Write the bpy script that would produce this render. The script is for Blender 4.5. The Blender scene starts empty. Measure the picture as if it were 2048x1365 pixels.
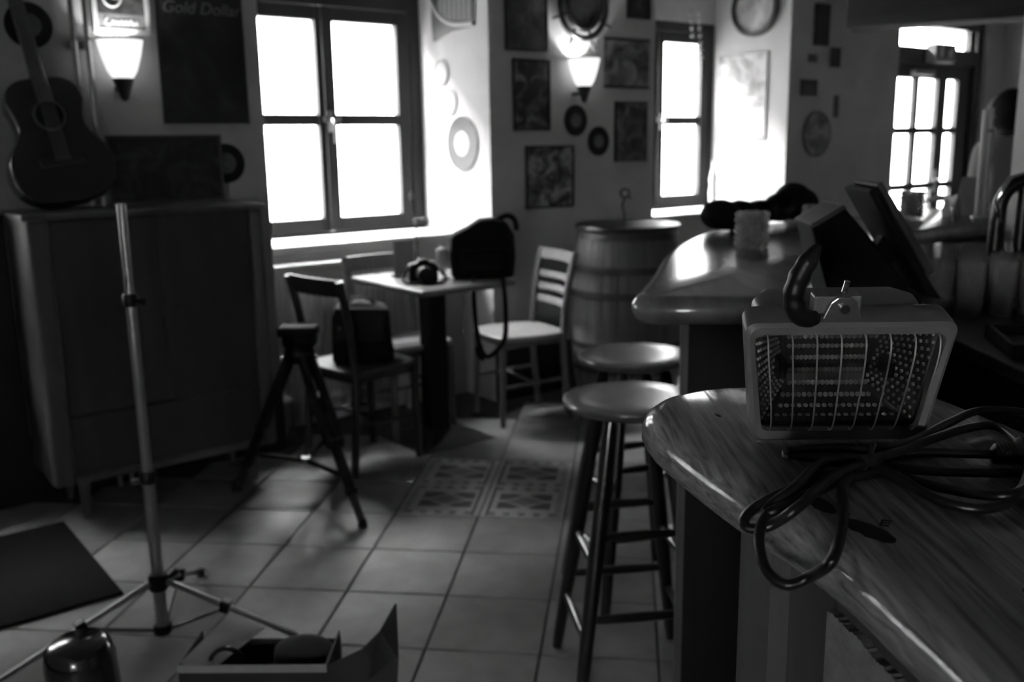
import bpy, bmesh, math, random
from math import sin, cos, pi, atan2, sqrt
from mathutils import Vector, Matrix, Euler
random.seed(7)
sc = bpy.context.scene
COL = sc.collection

# ------------------------------------------------------------------ camera
F_PX, PITCH, ROLL, EYE = 1897.0, .2064, -.0156, 1.40
cam = bpy.data.cameras.new('camera')
cam.sensor_width = 36.0
cam.lens = 36.0 * F_PX / 2048
cam.clip_start = .02
cam.dof.use_dof = True
cam.dof.focus_distance = .92
cam.dof.aperture_fstop = 6.3
camo = bpy.data.objects.new('camera', cam)
COL.objects.link(camo)
_f = Vector((0, cos(PITCH), -sin(PITCH))); _r0 = Vector((1, 0, 0)); _u0 = Vector((0, sin(PITCH), cos(PITCH)))
_r = _r0 * cos(ROLL) + _u0 * sin(ROLL); _u = -_r0 * sin(ROLL) + _u0 * cos(ROLL)
M = Matrix.Identity(4)
for i in range(3):
    M[i][0], M[i][1], M[i][2] = _r[i], _u[i], -_f[i]
M.translation = (0, 0, EYE)
camo.matrix_world = M
sc.camera = camo

# ------------------------------------------------------------------ world: flat white overcast sky
wld = bpy.data.worlds.new('overcast'); sc.world = wld
wld.use_nodes = True
_bg = wld.node_tree.nodes['Background']
_bg.inputs[0].default_value = (1, 1, 1, 1)
_bg.inputs[1].default_value = 125.0
# overcast sky: brightest overhead, a third of that at the horizon, dim ground below
_wt = wld.node_tree
_tc = _wt.nodes.new('ShaderNodeTexCoord'); _sp = _wt.nodes.new('ShaderNodeSeparateXYZ'); _rp = _wt.nodes.new('ShaderNodeValToRGB')
_mr = _wt.nodes.new('ShaderNodeMapRange'); _mr.inputs[1].default_value = -1; _mr.inputs[2].default_value = 1
_wt.links.new(_tc.outputs['Generated'], _sp.inputs[0]); _wt.links.new(_sp.outputs[2], _mr.inputs[0]); _wt.links.new(_mr.outputs[0], _rp.inputs[0])
_el = _rp.color_ramp.elements
for _p, _v in ((.0, .10), (.49, .10), (.50, .33), (1.0, 1.0)):
    if _p == 0: _e = _el[0]
    elif _p == 1: _e = _el[1]
    else: _e = _el.new(_p)
    _e.position = _p; _e.color = (_v, _v, _v, 1)
_wt.links.new(_rp.outputs[0], _bg.inputs[0])

# hazy low sun behind the clouds, grazing in through the windows onto their far reveals
_sl = bpy.data.lights.new('hazy_sun', 'SUN'); _sl.energy = 4.0; _sl.angle = 1.4
_so = bpy.data.objects.new('hazy_sun', _sl); COL.objects.link(_so)
_WA = .9196
_sd = Vector((sin(_WA), cos(_WA), 0)) * 1.0 + Vector((cos(_WA), -sin(_WA), 0)) * .5 + Vector((0, 0, -.42))
_so.rotation_euler = _sd.to_track_quat('-Z', 'Y').to_euler()

# ------------------------------------------------------------------ colour management
sc.view_settings.view_transform = 'Standard'
sc.view_settings.look = 'None'
sc.view_settings.gamma = 1
sc.view_settings.use_curve_mapping = False
sc.view_settings.exposure = 0.0
sc.cycles.use_denoising = True
sc.cycles.max_bounces = 10
sc.cycles.diffuse_bounces = 5
sc.cycles.transparent_max_bounces = 24
sc.cycles.sample_clamp_indirect = 6
sc.cycles.caustics_reflective = False
sc.cycles.caustics_refractive = False

# ------------------------------------------------------------------ wall frame: a = along window wall, t = depth behind its face
WA = .9196
WD = Vector((sin(WA), cos(WA), 0)); WN = Vector((cos(WA), -sin(WA), 0))
N0 = -4.09
WR = pi / 2 - WA
def W(a, t, z): return WD * a + WN * (N0 - t) + Vector((0, 0, z))

def portal(name, loc, rot, sx, sy):
    l = bpy.data.lights.new(name, 'AREA'); l.shape = 'RECTANGLE'; l.size = sx; l.size_y = sy
    l.cycles.is_portal = True
    o = bpy.data.objects.new(name, l); COL.objects.link(o); o.location = loc; o.rotation_euler = rot
    return o
# daylight portals in the window openings (sampling guides of the sky, they give off nothing themselves)
portal('daylight_portal', W(2.375, .80, 1.55), (-pi/2, 0, WR + pi), 1.2, 1.3)
portal('daylight_portal', W(-.125, .80, 1.55), (-pi/2, 0, WR + pi), 1.2, 1.3)
portal('daylight_portal', W(4.845, .80, 1.55), (-pi/2, 0, WR + pi), 1.2, 1.3)
portal('daylight_portal', W(7.45, .25, 1.2), (-pi/2, 0, WR + pi), 1.2, 2.1)
portal('daylight_portal', W(-1.85, -5.4, 1.6), (-pi/2, 0, WR - pi/2), 1.3, 1.3)

# ------------------------------------------------------------------ materials
MATS = {}
def mat(name, v=.3, rough=.6, metal=0., coat=0., coat_rough=.1, spec=.5, var=0., vscale=8., stretch=(1, 1, 1),
        bump=0., bscale=40., emit=0., trans=0., kind='noise', detail=4., dark=None):
    if name in MATS: return MATS[name]
    m = bpy.data.materials.new(name); m.use_nodes = True
    nt = m.node_tree; b = nt.nodes['Principled BSDF']
    b.inputs['Base Color'].default_value = (v, v, v, 1)
    b.inputs['Roughness'].default_value = rough
    b.inputs['Metallic'].default_value = metal
    b.inputs['Coat Weight'].default_value = coat
    b.inputs['Coat Roughness'].default_value = coat_rough
    b.inputs['Specular IOR Level'].default_value = spec
    b.inputs['Transmission Weight'].default_value = trans
    if emit:
        b.inputs['Emission Color'].default_value = (1, 1, 1, 1); b.inputs['Emission Strength'].default_value = emit
    tc = nt.nodes.new('ShaderNodeTexCoord'); mp = nt.nodes.new('ShaderNodeMapping')
    mp.inputs['Scale'].default_value = stretch
    nt.links.new(tc.outputs['Object'], mp.inputs[0])
    if var:
        n = nt.nodes.new('ShaderNodeTexNoise'); n.inputs['Scale'].default_value = vscale; n.inputs['Detail'].default_value = detail
        n.inputs['Distortion'].default_value = .6
        nt.links.new(mp.outputs[0], n.inputs['Vector'])
        r = nt.nodes.new('ShaderNodeValToRGB')
        lo, hi = (v * (1 - var) if dark is None else dark), v * (1 + var)
        r.color_ramp.elements[0].position = .3; r.color_ramp.elements[0].color = (lo, lo, lo, 1)
        r.color_ramp.elements[1].position = .7; r.color_ramp.elements[1].color = (hi, hi, hi, 1)
        nt.links.new(n.outputs['Fac'], r.inputs[0]); nt.links.new(r.outputs[0], b.inputs['Base Color'])
    if bump:
        if kind == 'dimple':
            n2 = nt.nodes.new('ShaderNodeTexVoronoi'); n2.inputs['Randomness'].default_value = 0
            out = n2.outputs['Distance']
        else:
            n2 = nt.nodes.new('ShaderNodeTexNoise'); n2.inputs['Detail'].default_value = 6; out = n2.outputs['Fac']
        n2.inputs['Scale'].default_value = bscale
        nt.links.new(mp.outputs[0], n2.inputs['Vector'])
        bp = nt.nodes.new('ShaderNodeBump'); bp.inputs['Strength'].default_value = bump; bp.inputs['Distance'].default_value = .01
        nt.links.new(out, bp.inputs['Height']); nt.links.new(bp.outputs[0], b.inputs['Normal'])
        if coat: nt.links.new(bp.outputs[0], b.inputs['Coat Normal'])
    MATS[name] = m
    return m

def clear_glass(name, tint=.95, ior=1.45, rough=.02):
    if name in MATS: return MATS[name]
    m = bpy.data.materials.new(name); m.use_nodes = True
    nt = m.node_tree; nt.nodes.remove(nt.nodes['Principled BSDF'])
    tr = nt.nodes.new('ShaderNodeBsdfTransparent'); tr.inputs[0].default_value = (tint, tint, tint, 1)
    gl = nt.nodes.new('ShaderNodeBsdfGlossy'); gl.inputs['Roughness'].default_value = rough
    fr = nt.nodes.new('ShaderNodeFresnel'); fr.inputs[0].default_value = ior
    mx = nt.nodes.new('ShaderNodeMixShader')
    ge = nt.nodes.new('ShaderNodeNewGeometry'); sb = nt.nodes.new('ShaderNodeMath'); sb.operation = 'SUBTRACT'; sb.inputs[0].default_value = 1; sb.use_clamp = True
    ml = nt.nodes.new('ShaderNodeMath'); ml.operation = 'MULTIPLY'
    nt.links.new(ge.outputs['Backfacing'], sb.inputs[1]); nt.links.new(fr.outputs[0], ml.inputs[0]); nt.links.new(sb.outputs[0], ml.inputs[1])
    nt.links.new(ml.outputs[0], mx.inputs[0]); nt.links.new(tr.outputs[0], mx.inputs[1]); nt.links.new(gl.outputs[0], mx.inputs[2])
    nt.links.new(mx.outputs[0], nt.nodes['Material Output'].inputs[0])
    MATS[name] = m
    return m

def print_mat(name, seed, lo, hi, scale=7., rough=.5, coat=0., axis='Y', split=.55, fig=True):
    """blotchy picture print: large soft shapes, darker ground, two tones of its own"""
    if name in MATS: return MATS[name]
    m = bpy.data.materials.new(name); m.use_nodes = True
    nt = m.node_tree; b = nt.nodes['Principled BSDF']; b.inputs['Roughness'].default_value = rough
    b.inputs['Coat Weight'].default_value = coat; b.inputs['Coat Roughness'].default_value = .15
    tc = nt.nodes.new('ShaderNodeTexCoord'); mp = nt.nodes.new('ShaderNodeMapping')
    mp.inputs['Location'].default_value = (seed * 3.7, seed * 1.3, seed * 2.1)
    nt.links.new(tc.outputs['Object'], mp.inputs[0])
    n = nt.nodes.new('ShaderNodeTexNoise'); n.inputs['Scale'].default_value = scale; n.inputs['Detail'].default_value = 3; n.inputs['Distortion'].default_value = 1.2
    nt.links.new(mp.outputs[0], n.inputs['Vector'])
    r = nt.nodes.new('ShaderNodeValToRGB')
    e = r.color_ramp.elements
    mid = lo + (hi - lo) * .35
    e[0].position = split - .15; e[0].color = (lo, lo, lo, 1); e[1].position = split + .16; e[1].color = (hi, hi, hi, 1)
    k = e.new(split); k.color = (mid, mid, mid, 1)
    nt.links.new(n.outputs['Fac'], r.inputs[0]); nt.links.new(r.outputs[0], b.inputs['Base Color'])
    MATS[name] = m
    return m

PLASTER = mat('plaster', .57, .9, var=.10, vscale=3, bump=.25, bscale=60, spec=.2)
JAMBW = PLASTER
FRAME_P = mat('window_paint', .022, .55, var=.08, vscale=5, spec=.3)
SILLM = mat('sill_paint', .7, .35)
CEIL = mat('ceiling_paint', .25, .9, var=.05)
BLACKW = mat('black_wood', .012, .35, var=.3, vscale=6, stretch=(1, 1, .2))
DARKWOOD = mat('dark_wood', .03, .4, var=.35, vscale=9, stretch=(1, 1, .12), coat=.3, coat_rough=.3)
CABW = mat('cabinet_veneer', .045, .42, var=.25, vscale=10, stretch=(1, 1, .1))
CABF = mat('cabinet_edge', .11, .4, var=.2, vscale=10, stretch=(1, 1, .1))
BEECH = mat('beech_wood', .13, .4, var=.15, vscale=12, stretch=(1, 1, .15))
SEATW = mat('seat_wood', .30, .3, var=.12, vscale=9, stretch=(.3, 1, 1), coat=.3, coat_rough=.25)
METAL_D = mat('dark_metal', .02, .4, metal=0., spec=.6)
BLACKP = mat('black_plastic', .004, .42, spec=.3, bump=.05, bscale=200)
BLACKC = mat('black_fabric', .006, .85, spec=.15, bump=.2, bscale=120)
CHROME = mat('chrome', .7, .12, metal=1.)
STEEL = mat('brushed_steel', .5, .3, metal=1.)
ALU = mat('stand_aluminium', .42, .38, metal=.9, bump=.02, bscale=100)
GLASS = clear_glass('window_glass', .97, 1.3)
TUMBLER = mat('tumbler_glass', .95, .03, trans=.78)
BUBBLE = mat('bubble_glass', .95, .06, trans=.75)
VINYL = mat('vinyl', .008, .35, spec=.3)
VLABEL = mat('vinyl_label', .13, .7, var=.3, vscale=30)
PAPER = mat('white_paper', .7, .8)
GREYP = mat('grey_paper', .25, .8, var=.2, vscale=8)
COUNTER = mat('lacquered_pine', .15, .6, var=.6, vscale=170, stretch=(1, .05, 1), coat=.6, coat_rough=.11, spec=.25, bump=.04, bscale=90, detail=5)
COUNTER2 = mat('lacquered_bar_top', .13, .5, var=.4, vscale=6, stretch=(3, .6, 1), coat=1., coat_rough=.15, bump=.02, bscale=40, detail=6)
STOOLTOP = mat('stool_seat_lacquer', .10, .45, var=.3, vscale=8, coat=1., coat_rough=.22, bump=.02, bscale=30)
for _m in (COUNTER2, STOOLTOP): _m.node_tree.nodes['Principled BSDF'].inputs['Coat IOR'].default_value = 1.8
STOOLLEG = mat('stool_leg_lacquer', .006, .3, coat=.6, coat_rough=.15)

# ------------------------------------------------------------------ mesh builder
class MB:
    def __init__(s): s.v = []; s.f = []
    def add(s, vs, fs):
        k = len(s.v); s.v += [tuple(v) for v in vs]; s.f += [tuple(i + k for i in f) for f in fs]; return s
    def box(s, x0, x1, y0, y1, z0, z1):
        vs = [(x, y, z) for z in (z0, z1) for y in (y0, y1) for x in (x0, x1)]
        return s.add(vs, [(0, 2, 3, 1), (4, 5, 7, 6), (0, 1, 5, 4), (2, 6, 7, 3), (0, 4, 6, 2), (1, 3, 7, 5)])
    def hexa(s, b, t):
        """bottom quad b and top quad t, same winding (ccw from above)"""
        return s.add(list(b) + list(t), [(3, 2, 1, 0), (4, 5, 6, 7)] + [(i, (i + 1) % 4, 4 + (i + 1) % 4, 4 + i) for i in range(4)])
    def prism(s, poly, z0, z1):
        n = len(poly)
        return s.add([(x, y, z0) for x, y in poly] + [(x, y, z1) for x, y in poly],
                     [tuple(range(n - 1, -1, -1)), tuple(range(n, 2 * n))] + [(i, (i + 1) % n, n + (i + 1) % n, n + i) for i in range(n)])
    def prism_y(s, poly, y0, y1):
        """poly in x,z pushed along y"""
        n = len(poly)
        return s.add([(x, y0, z) for x, z in poly] + [(x, y1, z) for x, z in poly],
                     [tuple(range(n)), tuple(range(2 * n - 1, n - 1, -1))] + [(i, n + i, n + (i + 1) % n, (i + 1) % n) for i in range(n)])
    def tube(s, pts, r, n=8, closed=False, cap=True, flat=None):
        pts = [Vector(p) for p in pts]; m = len(pts)
        rs = r if isinstance(r, (list, tuple)) else [r] * m
        base = len(s.v); up = None; rings = []
        for i, p in enumerate(pts):
            if closed: d = pts[(i + 1) % m] - pts[i - 1]
            else: d = pts[min(i + 1, m - 1)] - pts[max(i - 1, 0)]
            d.normalize()
            if up is None:
                up = Vector((0, 0, 1)) if abs(d.z) < .9 else Vector((0, 1, 0))
            x = up - d * up.dot(d); x.normalize(); y = d.cross(x); up = x
            for k in range(n):
                a = 2 * pi * k / n
                q = p + (x * cos(a) * (flat or 1) + y * sin(a)) * rs[i]
                s.v.append(tuple(q))
        for i in range(m if closed else m - 1):
            for k in range(n):
                a0 = base + i * n + k; a1 = base + i * n + (k + 1) % n
                j = (i + 1) % m
                s.f.append((a0, a1, base + j * n + (k + 1) % n, base + j * n + k))
        if cap and not closed:
            s.f.append(tuple(base + k for k in range(n - 1, -1, -1)))
            s.f.append(tuple(base + (m - 1) * n + k for k in range(n)))
        return s
    def lathe(s, prof, n=24, c=(0, 0, 0), cap=True, sx=1, sy=1):
        base = len(s.v)
        for r, z in prof:
            for k in range(n):
                a = 2 * pi * k / n
                s.v.append((c[0] + r * cos(a) * sx, c[1] + r * sin(a) * sy, c[2] + z))
        for i in range(len(prof) - 1):
            for k in range(n):
                a0 = base + i * n + k; a1 = base + i * n + (k + 1) % n
                s.f.append((a0, a1, a1 + n, a0 + n))
        if cap:
            s.f.append(tuple(base + k for k in range(n - 1, -1, -1)))
            e = base + (len(prof) - 1) * n
            s.f.append(tuple(e + k for k in range(n)))
        return s
    def disc_y(s, cx, cz, r0, r1, y0, y1, n=32):
        """ring (or disc) facing -y, between y0 (front) and y1"""
        base = len(s.v)
        for y in (y0, y1):
            for r in (r0, r1):
                for k in range(n):
                    a = 2 * pi * k / n; s.v.append((cx + r * cos(a), y, cz + r * sin(a)))
        def idx(l, k): return base + l * n + k % n
        for k in range(n):
            s.f.append((idx(0, k), idx(0, k + 1), idx(1, k + 1), idx(1, k)))
            s.f.append((idx(2, k), idx(3, k), idx(3, k + 1), idx(2, k + 1)))
            s.f.append((idx(1, k), idx(1, k + 1), idx(3, k + 1), idx(3, k)))
            s.f.append((idx(0, k), idx(2, k), idx(2, k + 1), idx(0, k + 1)))
        return s
    def ball(s, c, r, n=12, m=8, sx=1, sy=1, sz=1):
        prof = []
        base = len(s.v)
        s.v.append((c[0], c[1], c[2] - r * sz))
        for i in range(1, m):
            t = -pi / 2 + pi * i / m
            for k in range(n):
                a = 2 * pi * k / n
                s.v.append((c[0] + r * cos(t) * cos(a) * sx, c[1] + r * cos(t) * sin(a) * sy, c[2] + r * sin(t) * sz))
        s.v.append((c[0], c[1], c[2] + r * sz)); top = len(s.v) - 1
        for k in range(n):
            s.f.append((base, base + 1 + (k + 1) % n, base + 1 + k))
            s.f.append((top, top - n + k, top - n + (k + 1) % n))
        for i in range(m - 2):
            for k in range(n):
                a0 = base + 1 + i * n + k; a1 = base + 1 + i * n + (k + 1) % n
                s.f.append((a0, a1, a1 + n, a0 + n))
        return s
    def build(s, name, m, parent=None, smooth=False, bevel=0., seg=2, loc=None, rot=None, sub=0):
        me = bpy.data.meshes.new(name); me.from_pydata(s.v, [], s.f); me.update()
        bm = bmesh.new(); bm.from_mesh(me); bmesh.ops.recalc_face_normals(bm, faces=bm.faces); bm.to_mesh(me); bm.free()
        if smooth:
            me.polygons.foreach_set('use_smooth', [True] * len(me.polygons))
            try: me.set_sharp_from_angle(angle=.7)
            except Exception: pass
        me.materials.append(m)
        o = bpy.data.objects.new(name, me); COL.objects.link(o)
        if parent: o.parent = parent
        if loc is not None: o.location = loc
        if rot is not None: o.rotation_euler = rot
        if bevel:
            b = o.modifiers.new('bevel', 'BEVEL'); b.width = bevel; b.segments = seg; b.limit_method = 'ANGLE'
        if sub:
            b = o.modifiers.new('sub', 'SUBSURF'); b.levels = sub; b.render_levels = sub
        return o

def tag(o, label=None, cat=None, group=None, kind=None):
    if label: o['label'] = label
    if cat: o['category'] = cat
    if group: o['group'] = group
    if kind: o['kind'] = kind
    return o
def thing(name, label, cat, loc=(0, 0, 0), rz=0., group=None):
    o = bpy.data.objects.new(name, None); o.empty_display_size = .1; COL.objects.link(o)
    o.location = loc; o.rotation_euler = (0, 0, rz)
    return tag(o, label, cat, group)
def struct_root(name, loc=(0, 0, 0), rz=0.):
    o = bpy.data.objects.new(name, None); COL.objects.link(o); o.location = loc; o.rotation_euler = (0, 0, rz); o['kind'] = 'structure'
    return o
def dup(root, loc, rz, label=None, group=None):
    r = root.copy(); COL.objects.link(r); r.location = loc; r.rotation_euler = (0, 0, rz)
    if label: r['label'] = label
    if group: r['group'] = group
    for ch in list(root.children):
        c = ch.copy(); COL.objects.link(c); c.parent = r
        for g in ch.children:
            d = g.copy(); COL.objects.link(d); d.parent = c
    return r
def smooth_pts(P, sub=6, closed=False):
    P = [Vector(p) for p in P]; n = len(P); out = []
    rng = range(n) if closed else range(n - 1)
    for i in rng:
        if closed: p0, p1, p2, p3 = P[i - 1], P[i], P[(i + 1) % n], P[(i + 2) % n]
        else: p0, p1, p2, p3 = P[max(i - 1, 0)], P[i], P[i + 1], P[min(i + 2, n - 1)]
        for k in range(sub):
            t = k / sub
            out.append(.5 * ((2 * p1) + (p2 - p0) * t + (2 * p0 - 5 * p1 + 4 * p2 - p3) * t * t + (3 * p1 - p0 - 3 * p2 + p3) * t ** 3))
    if not closed: out.append(P[-1])
    return out
def text_mesh(name, body, size, m, parent, loc, rot, depth=.001, shear=0., align='CENTER'):
    cu = bpy.data.curves.new(name, 'FONT'); cu.body = body; cu.size = size; cu.extrude = depth; cu.shear = shear
    cu.align_x = align; cu.align_y = 'CENTER'
    tmp = bpy.data.objects.new(name, cu); COL.objects.link(tmp)
    dg = bpy.context.evaluated_depsgraph_get()
    me = bpy.data.meshes.new_from_object(tmp.evaluated_get(dg))
    bpy.data.objects.remove(tmp); bpy.data.curves.remove(cu)
    me.materials.clear(); me.materials.append(m)
    o = bpy.data.objects.new(name, me); COL.objects.link(o); o.parent = parent; o.location = loc; o.rotation_euler = rot
    return o

# ================================================================== ROOM SHELL
ORIG = W(0, 0, 0)
def shell(name, boxes, m=PLASTER):
    b = MB()
    for q in boxes: b.box(*q)
    o = b.build(name, m, loc=ORIG, rot=(0, 0, WR)); o['kind'] = 'structure'
    return o
ZC = 2.75
A0, A1, TB, TW = -1.6, 8.4, -6.6, .8
NI = 2.2
shell('wall_front', [(A0 - .25, -.75, 0, TW, 0, ZC), (.5, 1.75, 0, TW, 0, ZC), (-.75, .5, 0, TW, 2.6, ZC), (-.75, .5, .655, TW, NI, 2.6), (-.75, .5, .28, TW, 0, .90), (3.0, 4.2, 0, TW, 0, ZC), (5.49, 6.2, 0, TW, 0, ZC), (6.2, 6.80, 0, .17, 0, ZC), (8.12, A1 + .2, 0, .17, 0, ZC),
                     (1.75, 3.0, 0, TW, 2.6, ZC), (4.2, 5.49, 0, TW, 2.6, ZC), (1.75, 3.0, .655, TW, NI, 2.6), (4.2, 5.49, .655, TW, NI, 2.6), (6.80, 8.12, 0, .17, 2.30, ZC),
                     (1.75, 3.0, .28, TW, 0, .90), (4.2, 5.49, .28, TW, 0, .90)])
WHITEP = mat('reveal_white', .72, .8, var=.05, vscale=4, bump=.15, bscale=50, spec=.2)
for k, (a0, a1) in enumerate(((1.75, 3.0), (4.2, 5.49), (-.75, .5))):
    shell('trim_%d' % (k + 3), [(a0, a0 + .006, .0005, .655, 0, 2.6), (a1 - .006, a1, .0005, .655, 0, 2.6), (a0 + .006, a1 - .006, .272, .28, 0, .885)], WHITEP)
shell('wall_right', [(A1, A1 + .2, TB, 0, 0, ZC)])
shell('wall_back', [(A0 - .25, A1 + .2, TB - .2, TB, 0, ZC)])
shell('wall_left', [(A0 - .25, A0, TB, -6.05, 0, ZC), (A0 - .25, A0, -4.75, 0, 0, ZC), (A0 - .25, A0, -6.05, -4.75, 0, .95), (A0 - .25, A0, -6.05, -4.75, 2.25, ZC)])
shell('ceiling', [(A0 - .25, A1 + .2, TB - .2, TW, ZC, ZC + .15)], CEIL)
# dark base boards along the window wall
for k, (a0, a1) in enumerate(((.5, 1.75), (3.0, 4.2), (5.49, 6.80))):
    shell('baseboard_front' if k == 0 else 'baseboard_front.%03d' % k, [(a0, a1, -.018, 0, 0, .28)], BLACKW)
shell('trim_6', [(.5, .672, -.02, 0, .28, 1.16)], BLACKW)  # added dark panel, a guess that keeps this stretch of wall black
shell('baseboard_left', [(A0, A0 + .018, TB, 0, 0, .28)], BLACKW)

# ------------------------------------------------------------------ floor tiles (grid turned against the wall)
S = .3262; TY = -.123
tox, toy = -2.5329 * S, 9.74 * S
def grid(i, j): return (tox + cos(TY) * i * S + sin(TY) * j * S, toy + sin(TY) * i * S - cos(TY) * j * S)
TILE = mat('floor_tile', .25, .5, var=.2, vscale=6, bump=.08, bscale=12, spec=.3)
TILE2 = mat('floor_tile_b', .22, .5, var=.2, vscale=6.0, bump=.08, bscale=12, spec=.3)
GROUT = mat('grout', .05, .9)
fl = MB().box(A0 - .25, A1 + .2, TB - .2, TW, -.1, -.006).build('floor', GROUT, loc=ORIG, rot=(0, 0, WR)); fl['kind'] = 'structure'
g = S / 2 - .0035
tb = MB(); tb.box(-g, g, -g, g, -.008, 0)
proto_tile = None
def in_room(x, y):
    p = Vector((x, y, 0)); a = p.dot(WD); n = p.dot(WN); t = N0 - n
    return a > A0 + .1 and a < A1 - .1 and t < -.13 and t > TB + .15
cells = []
for i in range(-30, 40):
    for j in range(-24, 24):
        x, y = grid(i + .5, j + .5)
        if in_room(x, y): cells.append((i, j, x, y))
def seen(c):
    i, j, x, y = c
    d = y; 
    if y < 1.9 or abs(x) > .62 * y: return 1e6 + abs(x) + abs(y)
    return y
cells.sort(key=seen)
flinv = fl.matrix_basis.inverted()
PAT = [(1, -3), (2, -3), (1, -2), (2, -2)]
PT_L = mat('pattern_tile_light', .42, .45, var=.12, vscale=20)
PT_D = mat('pattern_tile_dark', .06, .45, var=.2, vscale=20)
PT_M = mat('pattern_tile_mid', .16, .45, var=.2, vscale=20)
rest = MB(); tmesh = {}
for k, (i, j, x, y) in enumerate(cells):
    if k < 260 or (i, j) in PAT:
        mm = PT_L if (i, j) in PAT else (TILE if (i * 7 + j * 13) % 3 else TILE2)
        if mm.name not in tmesh:
            o = MB().box(-g, g, -g, g, -.010, 0).build('tile', mm, fl, bevel=.002, seg=1); tmesh[mm.name] = o.data
        else:
            o = bpy.data.objects.new('tile', tmesh[mm.name]); COL.objects.link(o); o.parent = fl
            bv = o.modifiers.new('bevel', 'BEVEL'); bv.width = .002; bv.segments = 1
        o.matrix_basis = flinv @ (Matrix.Translation((x, y, 0)) @ Matrix.Rotation(TY, 4, 'Z'))
        if (i, j) in PAT:
            lx = i - 1; ly = j + 3
            dk = MB(); md = MB(); h = .0008
            def q(b, pts): b.add([(p[0], p[1], h) for p in pts] + [(p[0], p[1], -.002) for p in pts], [tuple(range(len(pts))), tuple(range(2 * len(pts) - 1, len(pts) - 1, -1))] + [(a, (a + 1) % len(pts), len(pts) + (a + 1) % len(pts), len(pts) + a) for a in range(len(pts))])
            cx = .012 if lx == 0 else -.002; cy = 0; R = .105; r2 = .052
            # dark corner wedges around a light diamond
            for sx in (-1, 1):
                for sy in (-1, 1):
                    q(dk, [(cx + sx * R, cy + sy * .012), (cx + sx * R, cy + sy * .078), (cx + sx * .045, cy + sy * .078), (cx + sx * .012, cy + sy * .062), (cx + sx * .075, cy + sy * .012)])
            q(md, [(cx - .075, cy), (cx, cy - r2), (cx + .075, cy), (cx, cy + r2)])
            for u in range(5):
                ux = -.13 + u * .058
                q(md, [(ux, .118), (ux + .026, .118), (ux + .026, .15), (ux, .15)])
                q(md, [(ux, -.15), (ux + .026, -.15), (ux + .026, -.118), (ux, -.118)])
            ex = .135 if lx == 0 else -.135
            q(dk, [(ex - .006, -.155), (ex + .006, -.155), (ex + .006, .155), (ex - .006, .155)])
            for u in range(9):
                uy = -.15 + u * .034
                q(md, [(-ex - .012, uy), (-ex + .012, uy), (-ex + .012, uy + .016), (-ex - .012, uy + .016)])
            dk.build('inlay', PT_D, o); md.build('inlay', PT_M, o)
    else:
        vs = []
        c, s_ = cos(TY), sin(TY)
        for z in (-.010, 0):
            for (u, w) in ((-g, -g), (g, -g), (g, g), (-g, g)):
                p = flinv @ Vector((x + c * u - s_ * w, y + s_ * u + c * w, z)); vs.append(tuple(p))
        rest.add(vs, [(0, 3, 2, 1), (4, 5, 6, 7), (0, 1, 5, 4), (1, 2, 6, 5), (2, 3, 7, 6), (3, 0, 4, 7)])
ro = rest.build('tile_field', TILE, fl); ro['kind'] = 'stuff'

# ------------------------------------------------------------------ windows
def sash(parent, x0, x1, px0, px1, z0, pz0, pm0, pm1, pz1, z1, y, wall=None):
    """casement sash: frame pieces with two panes (lower, upper)"""
    b = MB(); d = .028
    for q in ((x0, px0, z0, z1), (px1, x1, z0, z1), (px0, px1, z0, pz0), (px0, px1, pz1, z1)): b.box(q[0], q[1], y - d, y + d, q[2], q[3])
    s = b.build('sash', FRAME_P, parent, bevel=.006)
    MB().box(px0 - .002, px1 + .002, y - .018, y + .018, pm0, pm1).build('glazing_bar', FRAME_P, s, bevel=.004)
    for zz0, zz1 in ((pz0, pm0), (pm1, pz1)):
        MB().box(px0 - .004, px1 + .004, y - .003, y + .003, zz0 - .004, zz1 + .004).build('pane', GLASS, s)
    return s
def window(name, na0, na1, l0, l1, r0, r1, ztop=2.045):
    """origin on the wall face at a=0; local x = a, y = t"""
    w = struct_root(name, ORIG, WR); y = .70
    mid = (l1 + r0) / 2
    b = MB()
    x0, x1 = l0 - .075, r1 + .08
    for q in ((na0, x0, .90, NI), (x1, na1, .90, NI), (x0, x1, ztop + .075, NI), (x0, x1, .90, .935)): b.box(q[0], q[1], y - .045, y + .06, q[2], q[3])
    b.build('window_frame', FRAME_P, w, bevel=.006)
    sash(w, x0 + .004, mid - .006, l0, l1, .938, 1.012, 1.505, 1.564, ztop, ztop + .072, y - .01)
    sash(w, mid + .006, x1 - .004, r0, r1, .938, 1.012, 1.505, 1.564, ztop, ztop + .072, y - .01)
    MB().box(mid - .022, mid + .022, y - .056, y - .036, .945, ztop + .07).build('cover_strip', FRAME_P, w, bevel=.005)
    hb = MB(); hb.box(mid - .012, mid + .012, y - .07, y - .054, 1.47, 1.58)
    hb.tube([(mid, y - .075, 1.535), (mid, y - .095, 1.535), (mid + .002, y - .1, 1.50), (mid + .004, y - .1, 1.41)], .008, 8)
    hb.build('window_handle', STEEL, w, smooth=True)
    lb = MB(); lb.box(mid - .04, mid + .06, y - .07, y - .056, 1.522, 1.55); lb.build('latch', STEEL, w)
    MB().box(na0 - .0, na1 + .0, .235, y - .04, .885, .921).build('window_sill', SILLM, w, bevel=.008)
    return w
window('window_1', 1.75, 3.0, 1.965, 2.353, 2.457, 2.847)
window('window_2', 4.2, 5.49, 4.50, 4.882, 4.984, 5.365, 2.062)
window('window_3', -.75, .5, -.535, -.147, -.043, .347)
MB().box(-.72, .47, .600, .606, 1.66, 2.19).build('added_blind', mat('added_blind_cloth', .05, .9), bpy.data.objects['window_3'])  # unseen blind added to cut the steep light from this window
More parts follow.
